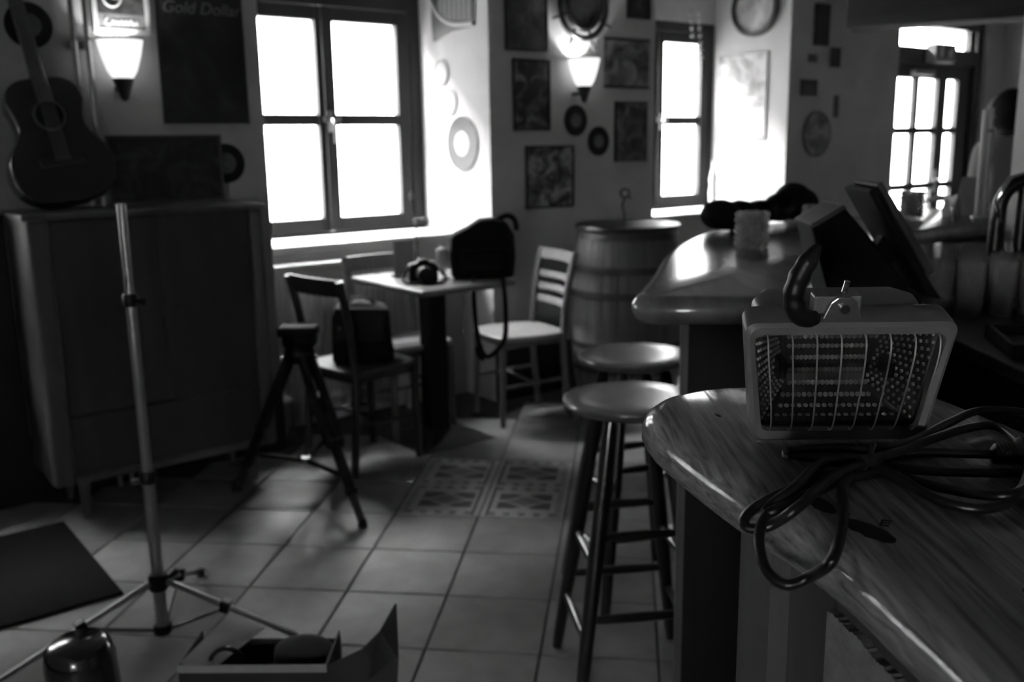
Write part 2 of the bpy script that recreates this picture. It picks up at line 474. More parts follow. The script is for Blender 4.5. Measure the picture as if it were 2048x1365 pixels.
# unseen window added in the left wall behind camera for fill, blind half down
w3 = struct_root('added_fill_window', W(A0, -5.4, 0), WR + pi / 2)
b = MB()
for q in ((-.65, -.58, .95, 2.25), (.58, .65, .95, 2.25), (-.58, .58, .95, 1.02), (-.58, .58, 2.18, 2.25)): b.box(q[0], q[1], .10, .18, q[2], q[3])
b.build('window_frame', FRAME_P, w3, bevel=.006)
sash(w3, -.575, -.004, -.50, -.07, 1.025, 1.10, 1.6, 1.64, 2.10, 2.175, .14)
sash(w3, .004, .575, .07, .50, 1.025, 1.10, 1.6, 1.64, 2.10, 2.175, .14)
MB().box(-.65, .65, -.04, .1, .93, .955).build('window_sill', SILLM, w3, bevel=.006)
MB().box(-.60, .60, .060, .066, 1.36, 2.24).build('added_blind', mat('added_blind_cloth', .05, .9), w3)  # blind added to hold back the fill from this window

# ------------------------------------------------------------------ glazed entrance door with transom
DOORM = mat('door_paint', .022, .4, var=.15, vscale=6)
d1 = struct_root('door_1', ORIG, WR); y = .10
b = MB()
for q in ((6.80, 6.875, 0, 2.30), (8.03, 8.12, 0, 2.30), (6.875, 8.03, 1.955, 2.075), (6.875, 8.03, 2.235, 2.30)): b.box(q[0], q[1], y - .06, y + .06, q[2], q[3])
b.build('door_frame', DOORM, d1, bevel=.006)
MB().box(6.93, 7.985, y - .004, y + .004, 2.07, 2.24).build('transom_pane', GLASS, d1)
b = MB(); b.box(6.875, 6.93, y - .02, y + .02, 2.075, 2.235); b.box(7.985, 8.03, y - .02, y + .02, 2.075, 2.235); b.build('transom_sash', DOORM, d1)
colx = ((6.935, 7.19), (7.255, 7.53)); rowz = ((.62, .978), (1.030, 1.418), (1.470, 1.845))
b = MB(); x0, x1 = 6.872, 7.609
b.box(x0, 6.935, y - .025, y + .025, .005, 1.957); b.box(7.53, x1, y - .025, y + .025, .005, 1.957)
b.box(6.935, 7.53, y - .025, y + .025, .02, .62); b.box(6.935, 7.53, y - .025, y + .025, 1.845, 1.957)
leaf = b.build('door_leaf', DOORM, d1, bevel=.005)
b = MB(); b.box(7.19, 7.255, y - .02, y + .02, .62, 1.845)
for z0, z1 in ((.978, 1.030), (1.418, 1.470)): b.box(6.935, 7.19, y - .02, y + .02, z0, z1); b.box(7.255, 7.53, y - .02, y + .02, z0, z1)
b.build('glazing_bar', DOORM, leaf, bevel=.004)
for cx in colx:
    for rz in rowz: MB().box(cx[0], cx[1], y - .003, y + .003, rz[0], rz[1]).build('pane', GLASS, leaf)
hb = MB(); hb.box(7.55, 7.585, y - .035, y - .025, .95, 1.13); hb.tube([(7.567, y - .035, 1.05), (7.567, y - .07, 1.05), (7.47, y - .075, 1.05)], .009, 8)
hb.build('door_handle', STEEL, leaf, smooth=True)
MB().box(7.08, 7.36, y - .085, y - .03, 1.865, 1.905).build('door_closer', mat('closer_grey', .35, .4), leaf, bevel=.006)
b = MB(); x0, x1 = 7.606, 8.032
b.box(x0, 7.665, y - .025, y + .025, .005, 1.957); b.box(7.84, x1, y - .025, y + .025, .005, 1.957); b.box(7.665, 7.84, y - .025, y + .025, .02, .62); b.box(7.665, 7.84, y - .025, y + .025, 1.845, 1.957)
side = b.build('side_light', DOORM, d1, bevel=.005)
b = MB()
for z0, z1 in ((.978, 1.030), (1.418, 1.470)): b.box(7.665, 7.84, y - .02, y + .02, z0, z1)
b.build('glazing_bar', DOORM, side)
for rz in rowz: MB().box(7.665, 7.84, y - .003, y + .003, rz[0], rz[1]).build('pane', GLASS, side)

# the street outside: paving and the pale house front across it
HOUSEW = mat('house_render', .42, .9, var=.06, vscale=.6)
o = MB().box(-25, 34, .82, 12, -.35, -.15).build('street_paving', mat('street_paving', .3, .9, var=.1, vscale=2), loc=ORIG, rot=(0, 0, WR)); o['kind'] = 'structure'
hf = thing('house_front', 'pale house front across the street, seen bleached through the windows', 'building', W(4, 10.0, -.15), WR)
MB().box(-29, 30, 0, 1.0, 0, 9.0).build('facade', HOUSEW, hf)
MB().box(-29.3, 30.3, -.3, 1.0, 9.0, 9.25).build('eaves', HOUSEW, hf)
# timber bulkhead beam above the bar
bd = Vector((.9, -.45, 0)).normalized()
BEAM = mat('old_beam', .035, .8, var=.35, vscale=5, stretch=(.2, 1, 1), bump=.3, bscale=20)
o = MB().box(0, 2.2, -.15, .15, 0, ZC - 2.085).build('trim_1', BEAM, loc=(2.23, 6.48, 2.085), rot=(0, 0, atan2(bd.y, bd.x)), bevel=.012); o['kind'] = 'structure'
# plastered pillar at the inner end of the bar
o = MB().box(0, .22, 0, .22, 0, ZC).build('trim_2', mat('pillar_plaster', .85, .8, var=.06, vscale=6), loc=(1.648, 3.0, 0), rot=(0, 0, -.12), bevel=.01); o['kind'] = 'structure'

# ================================================================== BAR COUNTERS
def slab(outline, z0, z1, name, m, parent=None, nseg=7, inset=0.):
    """rounded-edge slab: closed outline (ccw), full bullnose edge"""
    P = [Vector((x, y, 0)) for x, y in outline]; n = len(P)
    if sum(P[i].x * P[(i + 1) % n].y - P[(i + 1) % n].x * P[i].y for i in range(n)) < 0: P.reverse()
    N = []
    for i in range(n):
        d = (P[(i + 1) % n] - P[i - 1]).normalized(); N.append(Vector((d.y, -d.x, 0)))
    r = (z1 - z0) / 2; zc = (z0 + z1) / 2
    vs = []; fs = []
    for k in range(nseg + 1):
        th = pi / 2 - pi * k / nseg
        off = -r + r * cos(th)
        for i in range(n):
            p = P[i] + N[i] * off; vs.append((p.x, p.y, zc + r * sin(th)))
    for k in range(nseg):
        for i in range(n):
            j = (i + 1) % n; fs.append((k * n + i, (k + 1) * n + i, (k + 1) * n + j, k * n + j))
    fs.append(tuple(range(n))); fs.append(tuple(range((nseg + 1) * n - 1, nseg * n - 1, -1)))
    me = bpy.data.meshes.new(name); me.from_pydata(vs, [], fs); me.update()
    bm = bmesh.new(); bm.from_mesh(me); bm.faces.ensure_lookup_table()
    bmesh.ops.triangulate(bm, faces=[f for f in bm.faces if len(f.verts) > 4]); bmesh.ops.recalc_face_normals(bm, faces=bm.faces); bm.to_mesh(me); bm.free()
    me.polygons.foreach_set('use_smooth', [True] * len(me.polygons)); me.set_sharp_from_angle(angle=.9)
    me.materials.append(m)
    o = bpy.data.objects.new(name, me); COL.objects.link(o)
    if parent: o.parent = parent
    return o
HC = 1.11
NEAR = [(.262, -.35), (.262, .0), (.258, .30), (.252, .45), (.247, .515), (.241, .56), (.234, .615), (.225, .656), (.211, .705), (.192, .757), (.170, .833), (.150, .918), (.1405, .98), (.145, 1.025), (.163, 1.062), (.192, 1.090), (.238, 1.112), (.30, 1.118), (.38, 1.117), (.44, 1.105), (.478, 1.082), (.495, 1.05), (.521, .928), (.555, .78), (.585, .6), (.61, .3), (.62, 0), (.62, -.35)]
near_out = [(p.x, p.y) for p in smooth_pts([(x, y, 0) for x, y in NEAR], 4)]
nb = thing('bar_counter', 'varnished pine bar counter with rounded end, carrying the floodlight in the foreground', 'bar counter', (.40, .75, 0))
def under(o, p):
    o.parent = p; o.matrix_parent_inverse = Matrix.Translation(-p.location); return o
ct = under(slab(near_out, HC - .052, HC, 'counter_top', COUNTER), nb)
ct['label'] = 'glossy varnished pine top with dark knots'
# knots, burn marks and stamped signs in the varnish
KN = mat('wood_knot', .003, .6, spec=.15)
def knot(cx, cy, rx, ry, ang, nm='wood_knot', h=.0004):
    b = MB(); n = 20
    b.add([(rx * cos(2 * pi * k / n) * (1 + .12 * sin(3 * k)), ry * sin(2 * pi * k / n), z) for z in (-.001, h) for k in range(n)],
          [tuple(range(n, 2 * n)), tuple(range(n - 1, -1, -1))] + [(k, (k + 1) % n, n + (k + 1) % n, n + k) for k in range(n)])
    o = b.build(nm, KN, ct); o.location = Vector((cx, cy, HC)) ; o.rotation_euler = (0, 0, ang)
    o.location -= Vector((0, 0, 0)); return o
knot(.247, .722, .0085, .020, .20); knot(.266, .668, .0105, .025, .42); knot(.335, .560, .006, .012, .3); knot(.30, .96, .002, .006, .2); knot(.22, .98, .002, .007, .2)
text_mesh('stamp', '2', .020, KN, ct, (.2585, .698, HC + .0003), (0, 0, -.55), .0002)
text_mesh('stamp', 'E', .018, KN, ct, (.283, .681, HC + .0003), (0, 0, -.55), .0002)
# post and rough plastered front
POSTW = mat('bar_post_wood', .07, .4, var=.4, vscale=14, stretch=(1, 1, .08), coat=.6, coat_rough=.2)
b = MB(); c = .014; h = .048
b.prism([(-h + c, -h), (h - c, -h), (h, -h + c), (h, h - c), (h - c, h), (-h + c, h), (-h, h - c), (-h, -h + c)], 0, HC - .052)
under(b.build('post', POSTW, loc=(.298, .935, 0), rot=(0, 0, .22)), nb)
DARKB = mat('bar_carcass', .01, .7)
body = [(.262, .712), (.295, .50), (.31, .25), (.312, -.35), (.57, -.35), (.56, .3), (.535, .6), (.49, .80)]
under(MB().prism(body, 0, HC - .052).build('carcass', DARKB), nb)
PLF = mat('scratched_plaster', .11, .75, var=.3, vscale=22, bump=.35, bscale=70)
# plaster skin with a ragged top edge
pa, pb = Vector((.2595, .712)), Vector((.2925, .50)); pc = Vector((.3075, .25)); pd = Vector((.3095, -.35))
vs = []; line = []
segs = [(pa, pb, 90), (pb, pc, 60), (pc, pd, 40)]
for A, B, n in segs:
    for k in range(n): line.append(A + (B - A) * k / n)
line.append(pd)
b = MB(); m_ = len(line); rr = random.Random(3)
tops = [1.022 + rr.uniform(-.001, .001) + .002 * sin(k * .11) + .0012 * sin(k * .37) for k in range(m_)]
for k, p in enumerate(line):
    for off in (-.006, .012):
        for z in (0, tops[k]): b.v.append((p.x + off, p.y + off * .15, z))
for k in range(m_ - 1):
    i = 4 * k; j = i + 4
    b.f += [(i, i + 1, j + 1, j), (i + 2, j + 2, j + 3, i + 3), (i + 1, i + 3, j + 3, j + 1)]
b.f += [(0, 2, 3, 1), (4 * m_ - 4, 4 * m_ - 3, 4 * m_ - 1, 4 * m_ - 2)]
pl = under(b.build('plaster_front', PLF), nb); pl['label'] = 'scratched grey plaster with a ragged broken upper edge'
mk = MB()
for (u0, z0, u1, z1) in ((.30, .93, .27, 1.0), (.27, 1.0, .25, .95), (.25, .95, .225, .985), (.225, .985, .20, .92)):
    p0 = pb + (pc - pb) * u0 * .8; p1 = pb + (pc - pb) * u1 * .8
    mk.tube([(p0.x - .0065, p0.y, z0), (p1.x - .0065, p1.y, z1)], .0018, 5)
under(mk.build('scratched_mark', KN), nb)

# far wing of the bar
FAR_L = [(.262, 1.765), (.242, 1.785), (.233, 1.82), (.255, 1.90), (.312, 2.114), (.405, 2.497), (.495, 2.769), (.606, 3.025), (.697, 3.15), (.868, 3.305), (1.043, 3.43), (1.40, 3.69), (2.3, 4.36), (3.0, 4.90)]
FAR_R = [(3.27, 4.56), (2.55, 4.02), (1.62, 3.25), (1.24, 2.93), (1.02, 2.66), (.90, 2.40), (.79, 2.05), (.735, 1.80), (.715, 1.735), (.685, 1.712), (.64, 1.712), (.50, 1.735), (.35, 1.752)]
far_pts = [(p.x, p.y) for p in smooth_pts([(x, y, 0) for x, y in FAR_L], 5)] + [(p.x, p.y) for p in smooth_pts([(x, y, 0) for x, y in FAR_R], 5)]
fb = thing('bar_counter', 'dark polished bar counter curving away past the stools towards the door', 'bar counter', (.8, 2.8, 0))
under(slab(far_pts, HC - .056, HC, 'counter_top', COUNTER2), fb)
BL = [(.336, 1.80), (.40, 2.114), (.495, 2.47), (.575, 2.74), (.68, 2.975), (.765, 3.085), (.93, 3.235), (1.09, 3.35), (1.45, 3.61), (2.35, 4.28), (2.98, 4.77)]
BR = [(3.2, 4.6), (2.5, 4.09), (1.57, 3.32), (1.19, 3.0), (.96, 2.70), (.84, 2.43), (.73, 2.08), (.68, 1.84), (.66, 1.785)]
under(MB().prism(BL + BR, 0, HC - .056).build('bar_front', mat('bar_front_wood', .004, .6, var=.4, vscale=10, stretch=(1, 1, .1), spec=.2)), fb)
under(MB().box(-.007, .007, -.007, .007, 0, HC - .056).build('corner_strip', POSTW, loc=(.334, 1.80, 0)), fb)

# inner working top behind the bar
wk = thing('worktop', 'low dark working top with glasses behind the bar', 'worktop', (1.5, 1.9, 0))
WKM = mat('worktop_steel', .06, .35, spec=.6)
under(MB().box(.92, 2.3, 1.25, 2.62, .955, .985).build('top', WKM, bevel=.006), wk)
under(MB().box(.96, 2.28, 1.29, 2.58, 0, .955).build('cupboard', DARKB), wk)

# ================================================================== FLOODLIGHT ON THE COUNTER
HOUS = mat('floodlight_enamel', .115, .38, spec=.5, bump=.03, bscale=250)
REFL = mat('reflector', .16, .35, metal=.8)
REFP = mat('reflector_plain', .12, .5, metal=.6)
fl_ = thing('floodlight', 'grey halogen work floodlight with wire guard standing on the near counter', 'floodlight', (.3155, .885, HC + .001), -.03)
LEAN = .20
tilt = Matrix.Rotation(LEAN, 4, 'X')
def fpart(b, name, m, parent=None, **k):
    b.v = [tuple(tilt @ Vector(v)) for v in b.v]
    return b.build(name, m, parent or fl_, **k)
HT, HB_, FH = .0975, .0845, .124     # half widths top/bottom, height
def rim(w0, w1, z0, z1, y): return [(-w0, y, z0), (w0, y, z0), (w1, y, z1), (-w1, y, z1)]
def ring_loft(b, loops):
    k = len(b.v); n = len(loops[0])
    for L in loops: b.v += [tuple(v) for v in L]
    for i in range(len(loops) - 1):
        for j in range(n):
            b.f.append((k + i * n + j, k + i * n + (j + 1) % n, k + (i + 1) * n + (j + 1) % n, k + (i + 1) * n + j))
def rrim(w0, w1, z0, z1, y, r=.010, n=5):
    """rounded trapezium loop"""
    out = []
    for (cx, cz, a0) in ((w0 - r, z0 + r, -pi / 2), (w1 - r, z1 - r, 0), (-(w1 - r), z1 - r, pi / 2), (-(w0 - r), z0 + r, pi)):
        for k in range(n + 1):
            a = a0 + pi / 2 * k / n; out.append((cx + r * cos(a), y, cz + r * sin(a)))
    return out
b = MB()
ring_loft(b, [rrim(HB_ - .010, HT - .010, .012, FH - .013, .006, .007), rrim(HB_ - .009, HT - .009, .011, FH - .012, -.001, .007), rrim(HB_ - .004, HT - .004, .003, FH - .004, -.003), rrim(HB_, HT, 0, FH, .0), rrim(HB_, HT, 0, FH + .002, .010),
              rrim(HB_ - .002, HT - .002, .002, FH + .006, .028), rrim(HB_ - .014, HT - .016, .012, FH + .004, .034), rrim(HB_ - .016, HT - .02, .013, FH + .003, .036)])
frame = fpart(b, 'front_frame', HOUS, smooth=True)
b = MB()
ring_loft(b, [rrim(HB_ - .016, HT - .018, .012, FH + .003, .034, .012), rrim(.066, .080, .022, FH + .007, .060, .012), rrim(.058, .070, .032, FH + .005, .080, .012), rrim(.03, .04, .045, FH - .034, .088, .01)])
b.f.append(tuple(range(len(b.v) - 24, len(b.v))))
fpart(b, 'housing', HOUS, smooth=True)
# cooling box on the back
fpart(MB().box(-.035, .035, .086, .112, .04, .085), 'junction_box', HOUS, bevel=.004)
# reflector tray: trapezoid side panels and a curved dimpled back
y0 = .012; y1 = .060
A = rim(HB_ - .012, HT - .012, .014, FH - .014, y0); B = rim(.040, .052, .036, FH - .034, y1)
fpart(MB().add([A[0], A[3], B[3], B[0]], [(0, 1, 2, 3)]), 'reflector_side', REFL); fpart(MB().add([A[1], A[2], B[2], B[1]], [(0, 1, 2, 3)]), 'reflector_side', REFL)
b = MB(); rows = 10
for k in range(rows + 1):
    th = pi * k / rows
    z = .062 - .047 * cos(th); yy = y0 + (y1 - y0) * sin(th) ** .8 if 0 < k < rows else y0
    w = (HB_ - .012) + (HT - HB_) * (z / FH); w = w - .040 * (sin(th) ** .8 if 0 < k < rows else 0)
    b.v += [(-w, yy, z), (w, yy, z)]
for k in range(rows): b.f.append((2 * k, 2 * k + 1, 2 * k + 3, 2 * k + 2))
fpart(b, 'reflector_back', REFL, smooth=True)
DIMP = mat('reflector_dimple', .5, .35, metal=.6)  # paler than the darkened tray, glints of the dimples put into the colour
b = MB()
for k in range(11):
    th = pi * (k + .5) / 11
    for j in range(17):
        z = .062 - .047 * cos(th); yy = y0 + (y1 - y0) * sin(th) ** .8
        w = ((HB_ - .012) + (HT - HB_) * (z / FH) - .040 * sin(th) ** .8) * .97
        x = -w + 2 * w * (j + .25 + .5 * (k % 2)) / 17
        b.ball((x, yy, z), .0027, 7, 5, 1, 1, 1)
o = fpart(b, 'reflector_dimples', DIMP, smooth=True); o['kind'] = 'stuff'
b = MB()
for sx in (-1, 1):
    for k in range(12):
        for j in range(9):
            u = (k + .5) / 12; v = (j + .3 + .4 * (k % 2)) / 9
            xa = (HB_ - .012) + (HT - HB_) * u; za = .014 + (FH - .028) * u; xb_ = .040 + .012 * u; zb_ = .036 + (FH - .070) * u
            b.ball((sx * (xa + (xb_ - xa) * v), y0 + (y1 - y0) * v - .0003, za + (zb_ - za) * v), .0019, 6, 4)
o = fpart(b, 'reflector_dimples', DIMP, smooth=True); o['kind'] = 'stuff'
b = MB(); b.tube([(-.05, .034, .062), (.05, .034, .062)], .005, 10)
tubeo = fpart(b, 'halogen_tube', clear_glass('halogen_glass', .85, 1.5), smooth=True)
b = MB(); b.box(-.056, -.048, .026, .05, .054, .07); b.box(.048, .056, .026, .05, .054, .07); fpart(b, 'lamp_holder', METAL_D)
fpart(MB().box(-HB_ + .006, HB_ - .006, .0075, .0105, .010, FH - .011), 'front_glass', clear_glass('flood_glass', .82, 1.5, .04))
for k in range(8):
    u = -1 + 2 * (k + .35) / 7.6
    xt = u * (HT - .012); xb = u * (HB_ - .010)
    pts = [(xt, .004, FH - .010), (xt * 1.0, -.007, FH - .014), (xt * .99, -.012, FH - .03), ((xt + xb) / 2, -.013, FH * .5), (xb * 1.01, -.010, .026), (xb, -.003, .013), (xb, .005, .011)]
    fpart(MB().tube(smooth_pts(pts, 4), .0008, 6), 'guard_wire', mat('guard_wire_steel', .75, .3, metal=1.), smooth=True)
# bracket lug, bolt, pin
lug = MB(); lug.prism_y([(-.020, FH - .004), (.020, FH - .004), (.012, FH + .017), (.006, FH + .022), (-.006, FH + .022), (-.012, FH + .017)], .006, .010)
lg = fpart(lug, 'bracket_lug', STEEL, bevel=.001); lg.location = (-.0075, 0, 0)
bo = MB(); bo.disc_y(0, 0, .0, .0045, -.003, .004, 16); o = fpart(bo, 'bolt', CHROME); o.location = tilt @ Vector((-.0075, .004, FH + .012))
o = fpart(MB().tube([(0, 0, 0), (.003, .0, .018)], .0028, 10), 'pin', CHROME, smooth=True); o.location = tilt @ Vector((-.006, .018, FH + .016))
o = fpart(MB().box(-.022, .022, .010, .026, 0, .018), 'bracket_block', HOUS, bevel=.002); o.location = tilt @ Vector((-.012, 0, FH + .004))
# moulded plastic grip sweeping up to the left
hp = [(-.031, .008, FH + .002), (-.040, .005, FH + .001), (-.050, .003, FH + .008), (-.0555, .003, FH + .024), (-.0525, .004, FH + .042), (-.044, .006, FH + .060), (-.036, .008, FH + .073)]
hs = smooth_pts(hp, 8); n = len(hs)
hr = []
for i in range(n):
    t = i / (n - 1); r = .0085 + .0012 * sin(pi * t) - .0060 * max(0, (t - .78) / .22) ** 1.3
    if t < .06: r *= .8
    r += .0005 * sin(t * 48) if .4 < t < .85 else 0
    hr.append(r)
hd = fpart(MB().tube(hs, hr, 12), 'carrying_grip', BLACKP, smooth=True)

# ------------------------------------------------------------------ flex of the floodlight, coiled on the counter
CABLE = mat('rubber_flex', .006, .35, spec=.3)
pc_ = thing('power_cable', 'black rubber flex coiled on the counter, one loop hanging over the edge', 'cable', (.31, .80, HC))
strands = [
 [(0.2856, 0.7652, 1.119), (0.2669, 0.7309, 1.121), (0.2569, 0.6982, 1.119), (0.2413, 0.6569, 1.118), (0.2205, 0.6143, 1.112), (0.2148, 0.6396, 1.0878), (0.198, 0.643, 1.0797), (0.1865, 0.6544, 1.0855), (0.1854, 0.6723, 1.0975), (0.1911, 0.6896, 1.1071), (0.2039, 0.7065, 1.1145), (0.2218, 0.7215, 1.121), (0.2474, 0.7515, 1.118), (0.2803, 0.7745, 1.118), (0.3106, 0.7868, 1.12)],
 [(0.3126, 0.7859, 1.118), (0.2833, 0.7706, 1.118), (0.2544, 0.7605, 1.119), (0.2129, 0.7186, 1.121), (0.1905, 0.711, 1.1117), (0.18, 0.6996, 1.106), (0.1842, 0.6937, 1.1021), (0.1996, 0.6896, 1.1069), (0.2188, 0.6851, 1.124), (0.2524, 0.7296, 1.126), (0.2849, 0.7644, 1.126), (0.3172, 0.7823, 1.126)],
 [(0.3262, 0.8042, 1.116), (0.2914, 0.7943, 1.12), (0.2617, 0.7716, 1.127), (0.2242, 0.7168, 1.127), (0.2019, 0.7067, 1.1157), (0.1978, 0.7007, 1.1115), (0.2083, 0.7005, 1.1165), (0.2377, 0.7205, 1.119), (0.2811, 0.7638, 1.116), (0.3121, 0.7787, 1.116)],
 [(0.2485, 0.8286, 1.117), (0.268, 0.8178, 1.117), (0.2943, 0.8151, 1.117), (0.3076, 0.7906, 1.121), (0.3234, 0.7638, 1.118), (0.335, 0.7128, 1.117), (0.3576, 0.6933, 1.116), (0.3842, 0.7, 1.117), (0.4132, 0.729, 1.118), (0.4491, 0.786, 1.118), (0.474, 0.8482, 1.118), (0.4762, 0.8992, 1.118), (0.4403, 0.8862, 1.12), (0.3892, 0.8476, 1.122), (0.3379, 0.8016, 1.126), (0.3, 0.7715, 1.13)],
 [(0.2456, 0.8163, 1.124), (0.2706, 0.8269, 1.122), (0.303, 0.8282, 1.122), (0.3251, 0.8032, 1.128), (0.3728, 0.8422, 1.124), (0.4358, 0.9084, 1.12), (0.488, 0.9539, 1.118), (0.53, 0.9443, 1.118), (0.545, 0.905, 1.118)],
 [(0.3149, 0.7978, 1.117), (0.3562, 0.7805, 1.116), (0.3962, 0.7735, 1.116), (0.4423, 0.7714, 1.116)],
 [(0.313, 0.7926, 1.117), (0.3427, 0.7491, 1.116), (0.3703, 0.7122, 1.12), (0.393, 0.703, 1.124), (0.4363, 0.749, 1.118)],
 [(0.3347, 0.8146, 1.117), (0.3753, 0.8253, 1.117), (0.4097, 0.8207, 1.117), (0.4371, 0.8166, 1.117)]]
b = MB()
for s_ in strands: b.tube(smooth_pts(s_, 8), .0043, 10)
under(b.build('cord', CABLE, smooth=True), pc_)
b = MB(); b.tube(smooth_pts([(.300, .778, 1.116), (.303, .772, 1.13), (.314, .792, 1.135), (.322, .812, 1.128), (.318, .812, 1.116)], 4), .0028, 8)
under(b.build('cable_tie', BLACKP, smooth=True), pc_)
b = MB(); b.tube([(.432, .8175, 1.118), (.4345, .817, 1.118), (.4346, .817, 1.118), (.447, .815, 1.119)], [.006, .0095, .0085, .0075], 12)
for k in range(4): b.tube([(.437 + k * .0035, .8165, 1.119), (.4385 + k * .0035, .8163, 1.119)], .0098, 12)
b.tube([(.450, .8145, 1.121), (.455, .8135, 1.121), (.475, .810, 1.121), (.482, .809, 1.121)], [.009, .0135, .0135, .009], 14)
under(b.build('plug', BLACKP, smooth=True), pc_)
under(MB().tube([(.2462, .8285, 1.1172), (.2485, .8286, 1.117), (.258, .824, 1.117)], [.003, .0047, .0047], 10).build('cord_end', mat('bare_flex_end', .22, .4), smooth=True), pc_)

# ================================================================== TILL SCREEN AND THINGS ON THE FAR COUNTER
def cand_glass(name, label, loc, h=.092, r=.036, group=None):
    t = thing(name, label, 'candle glass', loc, 0, group)
    b = MB(); b.lathe([(r * .9, 0), (r, .008), (r, h), (r - .003, h), (r - .003, .010), (.001, .009)], 24, cap=False); b.build('glass', BUBBLE, t, smooth=True)
    bb = MB()
    for i in range(6):
        for k in range(9):
            a = 2 * pi * (k + .5 * (i % 2)) / 9
            bb.ball(((r + .001) * cos(a), (r + .001) * sin(a), .012 + i * (h - .02) / 5), .0098, 8, 6, sz=.9)
    bb.build('glass_bubbles', BUBBLE, t, smooth=True)
    MB().lathe([(.019, .0105), (.019, .028), (.004, .028), (.004, .0285)], 16).build('tea_light', mat('tea_light_dark', .08, .5), t, smooth=True)
    return t
cand_glass('candle_glass', 'bubbled glass candle holder alone in the middle of the polished counter', (.655, 2.575, HC), .098, .037)
cand_glass('candle_glass', 'bubbled glass candle holder half hidden behind the black till screen', (.905, 2.80, HC), .098, .037)
t = cand_glass('candle_glass', 'candle glass with pale candle in front of the glazed door', (1.44, 3.42, HC), .098, .034)
MB().lathe([(.026, .012), (.026, .088), (.003, .090), (.003, .10)], 18).build('candle', mat('wax', .55, .5), t, smooth=True)
# till: wedge foot and tilted touch screen, seen from the back
TILLB = mat('till_black', .003, .7, spec=.12)
tl = thing('till_screen', 'black till terminal with two tilted slabs standing on the polished counter', 'till', (.64, 1.76, HC), -.06)
b = MB(); b.prism_y([(-.055, 0), (.075, 0), (.085, .03), (-.04, .172), (-.095, .138)], -.05, .075); b.build('terminal_body', TILLB, tl, bevel=.006)
b = MB(); b.prism_y([(-.095, .138), (-.04, .172), (-.033, .166), (-.09, .131)], -.052, .077); b.build('body_rim', mat('till_grey', .03, .35), tl)
b = MB(); b.prism_y([(.0, .196), (.014, .202), (.115, .04), (.143, .0), (.118, .004)], -.06, .10); sc_ = b.build('screen_housing', TILLB, tl, bevel=.004)
b = MB(); b.prism_y([(.016, .207), (.026, .212), (.128, .055), (.126, .045), (.112, .046)], -.055, .095); b.build('screen_bezel', mat('till_bezel', .03, .3), tl, bevel=.003)
MB().prism_y([(.02, .06), (.06, .05), (.09, .075), (.05, .11)], 0, .03).build('hinge_arm', TILLB, tl)
sh = thing('cocktail_jigger', 'shiny steel measuring cup beside the till screen', 'measuring cup', (.70, 2.10, HC))
MB().lathe([(.027, 0), (.03, .01), (.016, .045), (.018, .055), (.034, .095), (.032, .095), (.014, .055)], 24, cap=False).build('cup', CHROME, sh, smooth=True)
# black jacket heaped over the far edge
def blob(name, label, cat, pts, m, loc, rz, sub=2, seed=1, flat=1.):
    """soft heap: merged lumps remeshed into one skin"""
    b = MB(); r_ = random.Random(seed)
    for (x, y, z, r, sx, sy, sz) in pts: b.ball((x, y, z), r, 14, 10, sx, sy, sz)
    o = b.build(name, m, smooth=True, loc=loc, rot=(0, 0, rz))
    rm = o.modifiers.new('remesh', 'REMESH'); rm.mode = 'VOXEL'; rm.voxel_size = .012; rm.use_smooth_shade = True
    sm = o.modifiers.new('smooth', 'SMOOTH'); sm.factor = .8; sm.iterations = 6
    return tag(o, label, cat)
blob('jacket', 'black jacket heaped along the far edge of the polished counter', 'jacket',
     [(-.24, 0, .055, .06, 1.4, .9, .85), (-.12, .01, .05, .055, 1.6, 1, .85), (0, .01, .048, .055, 1.5, 1, .8), (.12, .01, .058, .055, 1.4, 1, .95), (.2, .01, .075, .065, 1.2, 1, 1.05), (.25, .0, .06, .06, 1, 1, 1), (-.19, -.01, .035, .04, 2, .9, .9)], BLACKC, (.85, 3.215, HC - .001), .73)
# card, tubes and beer tap
tc_ = thing('menu_card', 'dark folded menu card standing by the door end of the counter', 'menu card', (1.71, 3.56, HC), .2)
MB().hexa([(-.045, -.03, 0), (.045, -.03, 0), (.045, -.027, 0), (-.045, -.027, 0)], [(-.035, 0, .14), (.03, 0, .14), (.03, .003, .14), (-.035, .003, .14)]).build('front_leaf', GREYP, tc_)
MB().hexa([(-.045, .027, 0), (.045, .027, 0), (.045, .03, 0), (-.045, .03, 0)], [(-.035, 0, .14), (.03, 0, .14), (.03, .003, .14), (-.035, .003, .14)]).build('back_leaf', GREYP, tc_)
t = tag(MB().lathe([(.014, 0), (.016, .003), (.016, .03), (.01, .05), (.009, .062), (.002, .063)], 14).build('salt_shaker', PAPER, loc=(1.60, 3.50, HC), smooth=True), 'small pale salt shaker between candle and menu card', 'salt shaker')
for k, (x, hh, ll) in enumerate(((1.682, .38, 'slim pale tube on the far counter, the left of the pair'), (1.706, .385, 'slim pale tube with dark joint, the right of the pair'))):
    t = thing('tap_column', ll, 'tube', (x, 3.43 + .01 * k, HC))
    MB().tube([(0, 0, .004), (0, 0, hh)], .011, 14).build('tube', mat('satin_tube', .33, .35, metal=.3), t, smooth=True)
    MB().lathe([(.022, 0), (.022, .004), (.012, .006)], 16).build('foot', STEEL, t)
    if k: MB().lathe([(.013, .30), (.013, .31)], 14).build('joint', METAL_D, t)
tp = thing('beer_tap', 'black curved beer tap arch with round knob above the glasses', 'beer tap', (1.32, 2.42, .985))
